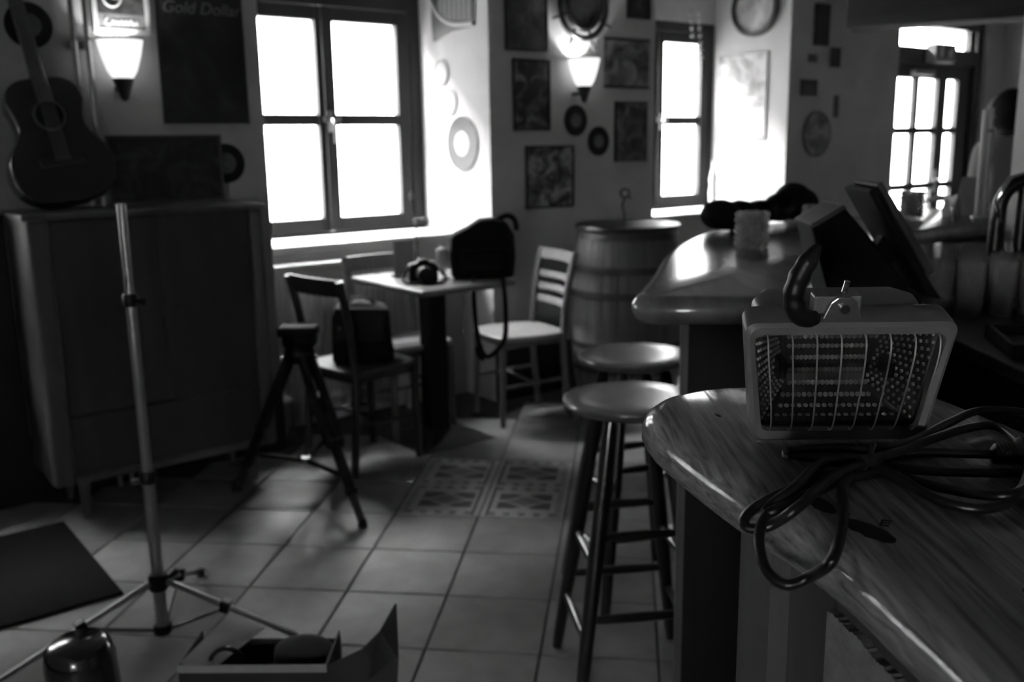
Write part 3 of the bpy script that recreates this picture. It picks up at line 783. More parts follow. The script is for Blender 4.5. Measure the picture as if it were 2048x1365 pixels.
b = MB(); b.tube(smooth_pts([(-.085, 0, .0), (-.083, 0, .14), (-.078, 0, .24), (-.055, 0, .285), (-.015, 0, .30), (.03, 0, .295), (.075, 0, .275), (.09, 0, .22), (.09, 0, 0)], 6), .018, 14); b.build('arch', mat('tap_black', .006, .3, spec=.3), tp, smooth=True)
MB().tube([(-.02, 0, .0), (-.02, 0, .295)], .017, 14).build('riser', mat('tap_black', .006, .3, spec=.3), tp, smooth=True)
MB().tube([(.02, -.02, .30), (.02, -.025, .33), (.022, -.03, .36), (.022, -.03, .39)], [.009, .022, .024, .012], 14).build('knob', BLACKP, tp, smooth=True)
MB().tube([(-.088, -.03, .20), (-.106, -.034, .255), (-.075, -.034, .31), (-.02, -.03, .325)], [.003, .006, .006, .003], 10).build('chrome_trim', CHROME, tp, smooth=True)
for k, (x, z) in enumerate(((-.06, .10), (.035, .10))): MB().tube([(x, -.02, z + .05), (x, -.03, z + .02), (x, -.032, z - .02)], [.012, .012, .007], 12).build('spout', CHROME, tp, smooth=True)
# beer glasses in a crowd
gp = [(.0245, 0), (.026, .004), (.030, .05), (.0335, .128), (.0320, .128), (.0285, .05), (.0235, .012), (.001, .012)]
glass_mesh = None; gi = 0
rr = random.Random(5)
spots = []
for row in range(6):
    for k in range(6):
        x = 1.0 + k * .075 + (row % 2) * .03; yv = 2.20 + row * .072
        if abs(x - 1.235) < .055 and abs(yv - 2.42) < .06: continue
        if abs(x - 1.30) < .05 and abs(yv - 2.42) < .06: continue
        if abs(x - 1.41) < .055 and abs(yv - 2.42) < .06: continue
        spots.append((x + rr.uniform(-.004, .004), yv + rr.uniform(-.004, .004)))
for x, yv in spots:
    if glass_mesh is None:
        o = MB().lathe(gp, 20, cap=False).build('beer_glass', TUMBLER, smooth=True); glass_mesh = o.data
    else:
        o = bpy.data.objects.new('beer_glass', glass_mesh); COL.objects.link(o)
    o.location = (x, yv, .985)
    tag(o, 'clear beer glass in the crowd of glasses behind the bar', 'glass', 'beer glasses behind the bar')
tr_ = thing('bar_tray', 'flat black tray lying on the working top behind the floodlight', 'tray', (1.13, 1.80, .985), -.25)
MB().box(-.16, .16, -.10, .10, 0, .012).build('base', BLACKP, tr_)
b = MB()
for q in ((-.17, .17, -.115, -.10), (-.17, .17, .10, .115), (-.17, -.16, -.10, .10), (.16, .17, -.10, .10)): b.box(*q, 0, .03)
b.build('rim', BLACKP, tr_, bevel=.003)

# ================================================================== BAR STOOLS
def stool(loc, rz, label):
    t = thing('bar_stool', label, 'bar stool', loc, rz, 'bar stools at the polished counter')
    H = .77
    b = MB(); b.lathe([(.10, -.034), (.150, -.030), (.168, -.018), (.173, -.009), (.171, -.003), (.163, 0), (.10, -.0015), (.002, -.002)], 40, (0, 0, H), sx=1.0, sy=.94)
    b.build('seat', STOOLTOP, t, smooth=True)
    rim_ = []
    tops = []; feet = []
    for k in range(4):
        a = pi / 4 + k * pi / 2
        tp_, ft = Vector((.095 * cos(a), .095 * sin(a), H - .035)), Vector((.235 * cos(a), .235 * sin(a), 0))
        tops.append(tp_); feet.append(ft)
        pts = [ft + (tp_ - ft) * u for u in (0, .05, .3, .55, .8, .9, 1)]
        MB().tube(pts, [.014, .016, .019, .021, .018, .020, .016], 12).build('leg', STOOLLEG, t, smooth=True)
    for k in range(4):
        j = (k + 1) % 4
        for u in ((.24, .50) if k % 2 else (.32, .60)):
            p = feet[k] + (tops[k] - feet[k]) * u; q = feet[j] + (tops[j] - feet[j]) * u
            MB().tube([p, p + (q - p) * .3, p + (q - p) * .5, p + (q - p) * .7, q], [.009, .012, .013, .012, .009], 10).build('stretcher', STOOLLEG, t, smooth=True)
    return t
s1 = stool((.298, 2.31, 0), .12, 'nearer dark wooden bar stool at the counter')
dup(s1, (.372, 2.80, 0), .30, 'farther dark wooden bar stool, behind the nearer one')

# ================================================================== CAFE TABLE
E1 = WR
tb_ = thing('cafe_table', 'small wooden cafe table on a black pedestal by the window', 'table', (-.375, 4.44, 0), E1)
TBW = mat('table_top_wood', .2, .4, var=.15, vscale=8, stretch=(.3, 1, 1), coat=.5, coat_rough=.2)
MB().box(-.255, .255, -.325, .325, .75, .78).build('table_top', TBW, tb_, bevel=.01)
MB().box(-.05, .05, -.05, .05, .03, .75).build('column', mat('pedestal_black', .005, .5, spec=.25), tb_, bevel=.012)
q = .215
MB().hexa([(-q, -q, 0), (q, -q, 0), (q, q, 0), (-q, q, 0)], [(-.06, -.06, .05), (.06, -.06, .05), (.06, .06, .05), (-.06, .06, .05)]).build('base_plate', mat('cast_iron', .015, .45, bump=.3, bscale=60, spec=.5), tb_, bevel=.01)
MB().box(-.14, .14, -.14, .14, .735, .75).build('top_bracket', METAL_D, tb_)

# ================================================================== CHAIRS (local: faces +x, back at -x)
def chair(loc, rz, label, style='ladder', BEECH=BEECH, SEATW=SEATW):
    t = thing('cafe_chair', label, 'chair', loc, rz, 'wooden cafe chairs round the table')
    b = MB(); poly = []
    for k in range(28):
        a = 2 * pi * k / 28; ca, sa = cos(a), sin(a)
        poly.append((.20 * (abs(ca) ** .5) * (1 if ca > 0 else -1), .205 * (abs(sa) ** .5) * (1 if sa > 0 else -1)))
    b.prism(poly, .435, .46); b.build('seat', SEATW, t, bevel=.008, smooth=True)
    for sy in (-1, 1):
        MB().tube([(.175, sy * .165, 0), (.165, sy * .16, .435)], [.015, .019], 10).build('leg', BEECH, t, smooth=True)
        MB().tube(smooth_pts([(-.20, sy * .17, 0), (-.175, sy * .168, .25), (-.17, sy * .168, .46), (-.195, sy * .172, .68), (-.235, sy * .178, .855)], 4), .0175, 10, flat=1.1).build('leg', BEECH, t, smooth=True)
    b = MB(); b.box(-.16, .155, -.155, .155, .40, .435); b.build('apron', BEECH, t)
    for sy in (-1, 1): MB().tube([(.17, sy * .163, .2), (-.18, sy * .168, .22)], .009, 8).build('stretcher', BEECH, t, smooth=True)
    MB().tube([(0, -.165, .21), (0, .165, .21)], .009, 8).build('stretcher', BEECH, t, smooth=True)
    if style == 'ladder': zs = ((.80, .855), (.705, .738), (.64, .673), (.575, .608))
    else: zs = ((.785, .86),)
    for z0, z1 in zs:
        xb = lambda z: -.17 - max(0, z - .46) * .155
        vs = []; n = 9
        for k in range(n):
            yy = -.17 + .34 * k / (n - 1); bow = -.02 * (1 - (yy / .17) ** 2)
            for (z, o_) in ((z0, -.008), (z0, .008), (z1, .008), (z1, -.008)): vs.append((xb(z) + bow + o_, yy, z))
        fs = [(0, 1, 2, 3), tuple(range(4 * n - 1, 4 * n - 5, -1))]
        for k in range(n - 1):
            for q_ in range(4): fs.append((4 * k + q_, 4 * k + 4 + q_, 4 * k + 4 + (q_ + 1) % 4, 4 * k + (q_ + 1) % 4))
        MB().add(vs, fs).build('back_slat', SEATW if style == 'ladder' else BEECH, t, bevel=.003)
    return t
chair((.035, 4.79, 0), pi + .45, 'pale ladder-back chair on the right of the table, by the barrel')
chair((-.535, 4.585, 0), -pi / 2 + WR, 'wooden chair pushed under the table in front of the radiator', 'rail')
FC = thing  # noqa
chair((-.672, 4.128, 0), .82, 'wooden chair darkened as backlit, in front of the table carrying the black bag', 'rail', mat('backlit_chair_wood', .02, .35, var=.2, vscale=12, stretch=(1, 1, .15), coat=.4, coat_rough=.2), mat('backlit_chair_seat', .03, .5, var=.2, vscale=9))  # backlit shade of this chair is put into its darker wood colours

# ------------------------------------------------------------------ things on the table and chair
def soft_box(b, x, y, z0, z1, tx=1., ty=1., shift=0):
    b.hexa([(-x, -y, z0), (x, -y, z0), (x, y, z0), (-x, y, z0)], [(-x * tx + shift, -y * ty, z1), (x * tx + shift, -y * ty, z1), (x * tx + shift, y * ty, z1), (-x * tx + shift, y * ty, z1)])
bg_ = thing('camera_bag', 'black padded camera bag on the cafe table, strap hanging down', 'bag', (-.135, 4.47, .78), .05)
b = MB(); b.prism_y([(-.145, .0), (.145, .0), (.155, .10), (.150, .20), (.12, .255), (.06, .275), (-.01, .272), (-.07, .235), (-.148, .20), (-.152, .1)], -.08, .09)
b.build('bag_body', BLACKC, bg_, bevel=.02, seg=3, smooth=True)
b = MB(); b.prism_y([(-.1, .03), (.1, .03), (.105, .14), (-.105, .14)], -.11, -.07); b.build('front_pocket', BLACKC, bg_, bevel=.015, seg=3, smooth=True)
b = MB(); b.tube(smooth_pts([(.07, 0, .265), (.12, 0, .285), (.155, 0, .265), (.165, 0, .215)], 5), [.014] * 15 + [.012], 8); b.build('carry_handle', BLACKC, bg_, smooth=True)
def strap(pts, w, m, parent, name, th=.003):
    P = smooth_pts(pts, 6); b = MB(); n = len(P)
    for i, p in enumerate(P):
        d = (P[min(i + 1, n - 1)] - P[max(i - 1, 0)]).normalized(); sx = Vector((1, 0, 0)); sx = (sx - d * sx.dot(d)).normalized(); nn = d.cross(sx)
        for (u, v) in ((-1, -1), (1, -1), (1, 1), (-1, 1)): b.v.append(tuple(p + sx * u * w / 2 + nn * v * th / 2))
    for i in range(n - 1):
        for k in range(4): b.f.append((4 * i + k, 4 * i + 4 + k, 4 * i + 4 + (k + 1) % 4, 4 * i + (k + 1) % 4))
    b.f += [(0, 1, 2, 3), tuple(range(4 * n - 1, 4 * n - 5, -1))]
    return b.build(name, m, parent, smooth=False)
strap([(-.04, -.11, .03), (-.045, -.185, .008), (-.047, -.245, -.02), (-.045, -.25, -.10), (-.038, -.25, -.2), (-.022, -.25, -.29), (.01, -.25, -.335), (.06, -.25, -.30), (.092, -.25, -.24), (.095, -.25, -.1), (.09, -.245, -.02), (.09, -.18, .008), (.09, -.10, .03)], .022, BLACKC, bg_, 'strap')
strap([(-.03, -.252, -.285), (-.02, -.256, -.32), (.0, -.258, -.34)], .04, BLACKC, bg_, 'shoulder_pad', .02)
cm = thing('photo_camera', 'black photo camera lying on the cafe table left of the bag', 'camera', (-.405, 4.33, .78), .3)
b = MB(); b.prism_y([(-.068, 0), (.068, 0), (.068, .07), (.05, .085), (.03, .088), (.02, .105), (-.02, .105), (-.03, .088), (-.06, .085), (-.068, .07)], -.025, .03); b.build('camera_body', BLACKP, cm, bevel=.006, smooth=True)
MB().tube([(-.005, -.025, .042), (-.005, -.06, .042), (-.005, -.085, .042)], [.034, .036, .033], 20).build('lens', BLACKP, cm, smooth=True)
MB().tube([(.045, -.005, .085), (.045, -.005, .094)], .011, 12).build('dial', STEEL, cm)
MB().tube(smooth_pts([(-.07, 0, .06), (-.10, -.03, .03), (-.09, -.08, .008), (-.02, -.115, .006), (.06, -.11, .006), (.10, -.04, .02), (.07, 0, .06)], 5), .006, 6).build('neck_strap', BLACKC, cm, smooth=True)
vs_ = thing('flower_vase', 'slim glass bud vase with one drooping flower on the cafe table', 'vase', (-.462, 4.62, .78))
MB().lathe([(.022, 0), (.024, .005), (.015, .05), (.012, .13), (.016, .16), (.014, .16), (.010, .13), (.013, .05), (.002, .01)], 20, cap=False).build('vase', TUMBLER, vs_, smooth=True)
STEM = mat('flower_stem', .06, .6)
MB().tube(smooth_pts([(0, 0, .02), (.002, 0, .16), (.008, 0, .24), (.0, 0, .30), (-.012, 0, .36)], 5), .004, 8).build('stem', STEM, vs_, smooth=True)
b = MB(); r_ = random.Random(2)
for k in range(9):
    a = 2 * pi * k / 9; b.ball((.03 + .02 * cos(a), .012 * sin(a), .252 + .012 * sin(2 * a)), .014, 8, 6, 1.5, 1, .5)
b.ball((-.012, 0, .375), .012, 8, 6, .8, .8, 1.8)
b.build('blossom', mat('petal', .3, .7, var=.2, vscale=30), vs_, smooth=True)
mc = thing('menu_card', 'upright grey menu card at the back of the cafe table', 'menu card', (-.50, 4.50, .78), WR)
MB().box(-.055, .055, .018, .021, 0, .17).build('card', GREYP, mc); MB().box(-.06, .06, 0, .04, 0, .012).build('holder', SEATW, mc)
cg = thing('candle_holder', 'white glass candle holder between camera and bag on the cafe table', 'candle holder', (-.318, 4.42, .78))
MB().lathe([(.035, 0), (.035, .006), (.012, .012), (.015, .06), (.028, .075), (.03, .14), (.027, .14), (.024, .08), (.002, .075)], 20, cap=False).build('holder', mat('milk_glass', .75, .25), cg, smooth=True)
MB().ball((0, 0, .125), .024, 12, 8).build('candle', mat('wax', .55, .5), cg, smooth=True)
# bag on the near chair
b2 = thing('shoulder_bag', 'black shoulder bag standing on the chair seat in front of the table', 'bag', (-.672, 4.13, .46), .12)
b = MB(); b.prism_y([(-.125, 0), (.15, 0), (.135, .10), (.132, .225), (.10, .25), (.0, .268), (-.10, .258), (-.12, .20)], -.075, .075); b.build('bag_body', BLACKC, b2, bevel=.022, seg=3, smooth=True)
b = MB(); b.prism_y([(-.11, .10), (.12, .10), (.118, .245), (-.10, .255)], -.092, -.07); b.build('flap', mat('black_leather', .006, .6, spec=.2), b2, bevel=.012, smooth=True)
MB().tube(smooth_pts([(-.06, -.02, .25), (-.02, -.02, .285), (.04, -.02, .28), (.08, -.02, .245)], 5), .008, 8).build('bag_handle', mat('black_leather', .006, .6, spec=.2), b2, smooth=True)
MB().tube([(-.085, -.093, .165), (-.085, -.10, .165)], .009, 10).build('buckle', CHROME, b2)

# ================================================================== RADIATOR under the window
RADM = mat('radiator_enamel', .88, .4)
rd = thing('radiator', 'white ribbed panel radiator below the window', 'radiator', W(0, .0, 0), WR)
MB().box(1.80, 2.62, .17, .25, .14, .815).build('panel', RADM, rd, bevel=.01)
MB().box(1.79, 2.63, .155, .262, .815, .838).build('top_grille', RADM, rd, bevel=.004)
n = 24
ribm = None
for k in range(n):
    x = 1.835 + k * (.75 / (n - 1))
    if ribm is None:
        o = MB().hexa([(-.011, .010, 0), (-.005, -.004, 0), (.005, -.004, 0), (.011, .010, 0)], [(-.011, .010, .60), (-.005, -.004, .60), (.005, -.004, .60), (.011, .010, .60)]).build('rib', RADM, rd); ribm = o.data
    else:
        o = bpy.data.objects.new('rib', ribm); COL.objects.link(o); o.parent = rd
    o.location = (x, .162, .18)
MB().tube([(1.86, .2, 0), (1.86, .2, .15)], .011, 10).build('pipe', RADM, rd); MB().tube([(2.56, .2, 0), (2.56, .2, .15)], .011, 10).build('pipe', RADM, rd)

# ================================================================== OAK BARREL
BRW = mat('barrel_oak', .12, .55, var=.3, vscale=10, stretch=(1, 1, .1))
br = thing('wine_barrel', 'old oak barrel with iron hoops standing against the wall', 'barrel', (.625, 5.06, 0))
R0, R1, HB2 = .255, .308, .95; NS = 22
vs = []; zz = [0, .12, .3, .475, .65, .83, HB2]
ha = pi / NS * .97
for z in zz:
    u = (z - HB2 / 2) / (HB2 / 2); r = R1 - (R1 - R0) * u * u
    for rr_, aa in ((r, -ha), (r * 1.006, 0), (r, ha), (r - .025, ha), (r - .025, -ha)): vs.append((rr_ * cos(aa), rr_ * sin(aa), z))
fs = [(4, 3, 2, 1, 0), tuple(range(5 * (len(zz) - 1), 5 * len(zz)))]
for i in range(len(zz) - 1):
    for k in range(5): fs.append((5 * i + k, 5 * i + (k + 1) % 5, 5 * i + 5 + (k + 1) % 5, 5 * i + 5 + k))
st = MB().add(vs, fs).build('stave', BRW, br)
for k in range(1, NS):
    o = bpy.data.objects.new('stave', st.data); COL.objects.link(o); o.parent = br; o.rotation_euler = (0, 0, 2 * pi * k / NS)
HOOP = mat('iron_hoop', .05, .5, metal=.5)
def br_r(z):
    u = (z - HB2 / 2) / (HB2 / 2); return R1 - (R1 - R0) * u * u
for z in (.03, .20, .33, .60, .73, .90):
    MB().lathe([(br_r(z) + .001, z), (br_r(z) + .005, z), (br_r(z + .035) + .005, z + .035), (br_r(z + .035) + .001, z + .035)], 44, cap=False).build('hoop', HOOP, br, smooth=True)
MB().lathe([(.001, .905), (.236, .905), (.236, .925), (.001, .925)], 40).build('barrel_head', BRW, br)
MB().lathe([(.001, .945), (.275, .945), (.28, .955), (.275, .968), (.001, .968)], 44).build('lid_board', BLACKW, br, smooth=True)
cs = thing('candlestick', 'curly black wire candlestick on the barrel', 'candlestick', (.60, 5.02, .968))
b = MB(); b.tube(smooth_pts([(0, 0, .004), (.002, 0, .05), (-.008, 0, .10), (.004, 0, .14)], 4), .005, 8)
b.tube(smooth_pts([(.004, 0, .14), (.022, 0, .15), (.024, 0, .175), (.0, 0, .185), (-.018, 0, .17), (-.012, 0, .148), (.004, 0, .14)], 4), .005, 8)
b.tube(smooth_pts([(.02, 0, .145), (.03, 0, .135), (.034, 0, .145)], 4), .004, 8)
b.build('wire', METAL_D, cs, smooth=True); MB().lathe([(.045, 0), (.045, .004), (.006, .008)], 18).build('foot', METAL_D, cs)

# ================================================================== CABINET at the left
cb = thing('cabinet', 'dark veneered sideboard cabinet with two doors on short legs', 'cabinet', W(0, 0, 0), WR)
x0, x1, yf, zb, zt = .675, 1.555, -.375, .155, 1.175
MB().box(x0, x1, yf + .022, -.02, zb, zt - .02).build('carcass', CABW, cb)
b = MB(); b.box(x0, x0 + .075, yf - .012, yf + .022, zb, zt - .02); b.box(x1 - .055, x1, yf - .012, yf + .022, zb, zt - .02); b.box(x0 + .075, x1 - .055, yf - .012, yf + .022, zb, zb + .03)
b.build('face_frame', CABF, cb, bevel=.012)
MB().box(x0 - .012, x1 + .012, yf - .022, -.015, zt - .022, zt).build('top_board', CABF, cb, bevel=.008)
xm = (x0 + x1) / 2 + .02
for (a, c_) in ((x0 + .078, xm - .002), (xm + .002, x1 - .058)):
    d_ = MB().box(a, c_, yf, yf + .02, .425, zt - .025).build('door', CABW, cb, bevel=.003)
dr_ = MB().box(x0 + .078, x1 - .058, yf - .002, yf + .02, zb + .033, .415).build('drawer', CABW, cb, bevel=.003)
MB().tube([(xm + .05, yf - .004, .80), (xm + .05, yf - .014, .80)], .01, 12).build('door_knob', METAL_D, d_)
for (lx, ly) in ((x0 + .11, yf + .05), (x1 - .09, yf + .05), (x0 + .11, -.07), (x1 - .09, -.07)):
    MB().tube([(lx, ly, zb), (lx, ly, 0)], [.024, .013], 12).build('leg', CABF, cb, smooth=True)

# ------------------------------------------------------------------ acoustic guitar leaning over the cabinet
GT = thing('acoustic_guitar', 'black acoustic guitar leaning against the wall on the cabinet', 'guitar', W(.885, -.20, 1.180), WR)
gm = Matrix.Rotation(-.20, 4, 'X') @ Matrix.Rotation(-.13, 4, 'Y')
def gpart(b, name, m, **k):
    b.v = [tuple(gm @ Vector(v)) for v in b.v]
    return b.build(name, m, GT, **k)
out = []
prof = [(0, 0), (.10, .012), (.165, .06), (.185, .13), (.17, .20), (.13, .26), (.118, .30), (.125, .35), (.135, .39), (.12, .44), (.08, .468), (.03, .475)]
half = smooth_pts([(x, z, 0) for x, z in prof], 3)
outl = [(p.x, p.y + .012) for p in half] + [(-p.x, p.y + .012) for p in reversed(half)][:-1]
b = MB(); b.prism_y(outl, -.05, .05); gpart(b, 'guitar_body', mat('black_lacquer', .008, .2, coat=1., coat_rough=.05), bevel=.006)
b = MB(); b.disc_y(0, .345, .050, .058, -.0525, -.049, 32); gpart(b, 'rosette', mat('rosette', .12, .5))
b = MB(); b.disc_y(0, .345, 0, .05, -.0515, -.049, 32); gpart(b, 'sound_hole', mat('hole_black', .002, .9))
FB = mat('fretboard', .10, .5, var=.2, vscale=20)
b = MB(); b.hexa([(-.028, -.062, .40), (.028, -.062, .40), (.028, -.035, .40), (-.028, -.035, .40)], [(-.022, -.062, .86), (.022, -.062, .86), (.022, -.04, .86), (-.022, -.04, .86)]); gpart(b, 'neck', FB)
b = MB(); b.hexa([(-.03, -.055, .86), (.03, -.055, .86), (.03, -.038, .86), (-.03, -.038, .86)], [(-.037, -.035, 1.03), (.037, -.035, 1.03), (.037, -.018, 1.03), (-.037, -.018, 1.03)]); gpart(b, 'headstock', BLACKP)
b = MB(); b.box(-.08, .08, -.060, -.05, .16, .185); gpart(b, 'bridge', METAL_D)
b = MB()
for k in range(6):
    u = -.018 + k * .0072; b.tube([(u * 1.3, -.062, .175), (u, -.066, .86)], .0007, 4)
gpart(b, 'strings', STEEL)

# ------------------------------------------------------------------ framed pictures, records, posters on the walls
def wall_frame(name, label, cat, a0, a1, z0, z1, pm, fm=None, fw=.012, depth=.018, t0=0., group=None, tilt_=0.):
    o = thing(name, label, cat, W((a0 + a1) / 2, t0, (z0 + z1) / 2), WR, group)
    hw, hh = (a1 - a0) / 2, (z1 - z0) / 2
    if fm:
        b = MB()
        for q in ((-hw, -hw + fw, -hh, hh), (hw - fw, hw, -hh, hh), (-hw + fw, hw - fw, -hh, -hh + fw), (-hw + fw, hw - fw, hh - fw, hh)): b.box(q[0], q[1], -depth, -.001, q[2], q[3])
        b.build('frame', fm, o, bevel=.002)
        MB().box(-hw + fw, hw - fw, -depth + .006, -.001, -hh + fw, hh - fw).build('print', pm, o)
    else:
        MB().box(-hw, hw, -.004, -.001, -hh, hh).build('print', pm, o)
    return o
PF = mat('picture_frame_black', .012, .4)
gd = wall_frame('poster', 'dark cigarette poster with Gold Dollar lettering left of the window', 'poster', 1.314, 1.682, 1.498, 2.02, print_mat('print_gold', 1, .006, .035, 5), PF, .01)
text_mesh('lettering', 'Gold Dollar', .068, mat('letter_cream', .2, .6), gd, (.008, -.0135, .205), (pi / 2, 0, 0), .0006, .25)
sg = wall_frame('beer_sign', 'small framed sign above the left sconce, brightly lit from below', 'sign', 1.072, 1.292, 1.850, 2.12, print_mat('print_sign', 2, .02, .12, 8), mat('sign_rim', .75, .4), .018)
MB().box(-.091, .091, -.0135, -.011, -.112, -.062).build('sign_band', mat('sign_band_grey', .22, .5), sg)
b = MB(); sp = [(-.058, -.078), (-.066, -.092), (-.055, -.103), (-.042, -.098), (-.034, -.085), (-.03, -.1), (-.02, -.088), (-.014, -.1), (-.002, -.086), (.004, -.1), (.016, -.086), (.022, -.1), (.034, -.084), (.042, -.1), (.054, -.09), (.058, -.1)]
b.tube(smooth_pts([(x, -.0145, z) for x, z in sp], 4), .0042, 6); b.build('script_stroke', mat('sign_script', .8, .5), sg)
b = MB(); b.tube(smooth_pts([(-.07, -.014, .02), (-.06, -.014, -.02), (-.035, -.014, -.035), (-.01, -.014, -.025), (.0, -.014, .0), (-.03, -.014, .0), (-.045, -.014, .03)], 4), .006, 6); b.build('script_stroke', mat('sign_script', .8, .5), sg)
wall_frame('poster', 'dark figure poster beside the ship wheel, upper left of the middle wall', 'poster', 3.096, 3.380, 1.871, 2.16, print_mat('print_a', 3, .012, .12, 9), PF, .008)
pB = wall_frame('poster', 'tall concert poster with pale singer, left of the right sconce', 'poster', 3.145, 3.394, 1.460, 1.832, print_mat('print_b', 4, .010, .28, 10, split=.6), PF, .008)
pC = wall_frame('poster', 'large poster with pale cartoon shapes, lowest on the middle wall', 'poster', 3.222, 3.562, 1.042, 1.381, print_mat('print_c', 5, .02, .45, 13, split=.5), PF, .010)
pD = wall_frame('poster', 'wide light poster right of the sconce with a dark lower strip', 'poster', 3.798, 4.157, 1.696, 1.972, print_mat('print_d', 6, .03, .34, 9, split=.47), None)
MB().box(-.18, .18, -.008, -.002, -.138, -.125).build('strip', PF, pD); MB().box(-.18, .18, -.008, -.002, .125, .138).build('strip', PF, pD)
pE = wall_frame('poster', 'dark band poster with a pale blur, nearest the second window', 'poster', 3.879, 4.135, 1.281, 1.623, print_mat('print_e', 8, .012, .30, 8, split=.56), PF, .008)
wall_frame('poster', 'small dark picture high up beside the second window', 'poster', 3.970, 4.151, 2.083, 2.25, print_mat('print_f', 9, .012, .08, 12), PF, .008)
wall_frame('picture', 'tall narrow black picture on the wall left of the door', 'picture', 5.731, 5.889, 2.016, 2.288, print_mat('print_g', 10, .006, .02, 9), PF, .006)
wall_frame('picture', 'small dark portrait lower right of the narrow black picture', 'picture', 5.932, 6.037, 1.880, 2.013, print_mat('print_h', 11, .015, .06, 20), PF, .006)
wall_frame('picture', 'dark house-shaped picture in the middle of the wall left of the door', 'picture', 5.607, 5.786, 1.682, 1.79, print_mat('print_i', 12, .015, .07, 16), PF, .006)
wall_frame('picture', 'tiny dark snapshot above the house-shaped picture', 'picture', 5.681, 5.783, 1.904, 1.959, print_mat('print_j', 13, .03, .08, 20))
wall_frame('picture', 'narrow faint strip picture right of the round plate', 'picture', 5.997, 6.065, 1.539, 1.694, print_mat('print_k', 14, .05, .16, 16))
rp = thing('wall_plate', 'large round printed plate, faint, low on the wall left of the door', 'plate', W(5.81, 0, 1.425), WR)
b = MB(); b.disc_y(0, 0, 0, .15, -.014, -.001, 40); b.build('plate', print_mat('print_plate', 15, .08, .35, 9, split=.48), rp)
b = MB(); b.disc_y(0, 0, .15, .158, -.018, -.001, 40); b.build('plate_rim', mat('plate_rim', .12, .5), rp)
fp = wall_frame('framed_picture', 'long dark framed picture leaning on the cabinet top', 'framed picture', 1.06, 1.53, 1.178, 1.452, print_mat('print_l', 16, .008, .05, 9), mat('frame_edge', .06, .35), .010, .02, -.045)

def record(label, loc, rz, R, group='vinyl records on the walls', lm=VLABEL, hole=.30):
    o = thing('vinyl_record', label, 'record', loc, rz, group)
    b = MB(); b.disc_y(0, 0, R * hole * .9, R, -.007, -.004, 48); b.build('disc', VINYL, o, smooth=True)
    b = MB(); b.disc_y(0, 0, R * .04, R * hole * 1.25, -.0085, -.0035, 32); b.build('label_disc', lm, o)
    return o
record('large record on the wall behind the guitar neck', W(.84, 0, 1.862), WR, .085, hole=.42)
record('record half hidden by the long framed picture', W(1.565, 0, 1.33), WR, .085, hole=.42)
record('small single record directly below the right sconce', W(3.583, 0, 1.515), WR, .086, hole=.36)
record('small single record lower right of the other one below the right sconce', W(3.756, 0, 1.40), WR, .083, hole=.36)
JR = WR - pi / 2   # facing of things on the far reveal (a = const, facing -a)
def J(a, t, z): return W(a - .0062, t, z)
PALE = mat('pale_label', .55, .6)
RINGM = mat('pale_ring', .55, .5)
o = thing('ring_record', 'pale ring-shaped record highest on the bright window reveal', 'record', J(3.0, .441, 1.78), JR, 'pale rings on the reveal')
b = MB(); b.disc_y(0, 0, .060, .072, -.008, -.001, 36); b.build('ring', mat('ring_grey', .12, .3), o); b = MB(); b.disc_y(0, 0, 0, .060, -.006, -.001, 36); b.build('face', PALE, o)
o = thing('ring_record', 'pale ring-shaped record just above the large grey one on the reveal', 'record', J(3.0, .365, 1.62), JR, 'pale rings on the reveal')
b = MB(); b.disc_y(0, 0, .060, .072, -.008, -.001, 36); b.build('ring', mat('ring_light', .2, .3), o); b = MB(); b.disc_y(0, 0, 0, .060, -.006, -.001, 36); b.build('face', PALE, o)
record('large shiny grey record on the bright window reveal', J(3.0, .25, 1.398), JR, .147, lm=PALE, hole=.36)
jp = thing('poster', 'cut poster with a curved keyboard shape at the top of the bright reveal', 'poster', J(3.0, .31, 2.12), JR)
b = MB(); b.prism_y([(-.21, .07), (.21, .07), (.20, -.125), (-.02, -.13), (-.16, -.165), (-.20, -.17), (-.21, -.1)], -.005, -.001); b.build('print', mat('print_key_dark', .02, .5), jp)
b = MB(); 
for k in range(7):
    xk = -.13 + k * .045; b.box(xk, xk + .03, -.008, -.004, -.06 - k * .005, .07)
b.build('key_stripe', mat('print_key_mid', .22, .5), jp)
b = MB(); b.tube(smooth_pts([(-.2, -.007, .05), (-.13, -.007, -.04), (0, -.007, -.095), (.19, -.007, -.11)], 5), .012, 6); b.build('pale_curve', mat('print_key_pale', .6, .5), jp)
jq = thing('poster', 'bright framed poster on the sunlit reveal of the second window', 'poster', J(5.49, .385, 1.69), JR)
MB().box(-.205, .205, -.006, -.001, -.285, .285).build('print', print_mat('print_reveal', 21, .12, .75, 6, split=.42), jq)
b = MB()
for q in ((-.213, -.205, -.293, .293), (.205, .213, -.293, .293), (-.205, .205, -.293, -.285), (-.205, .205, .285, .293)): b.box(q[0], q[1], -.012, -.001, q[2], q[3])
b.build('frame', mat('silver_frame', .3, .4), jq)
ck = thing('round_clock', 'round wall clock with dark rim on the reveal of the second window', 'clock', J(5.49, .28, 2.275), JR)
b = MB(); b.disc_y(0, 0, .165, .19, -.05, -.001, 48); b.build('rim', METAL_D, ck, smooth=True)
b = MB(); b.disc_y(0, 0, 0, .165, -.03, -.001, 48); b.build('dial', print_mat('print_clock', 22, .25, .7, 5, split=.45), ck)
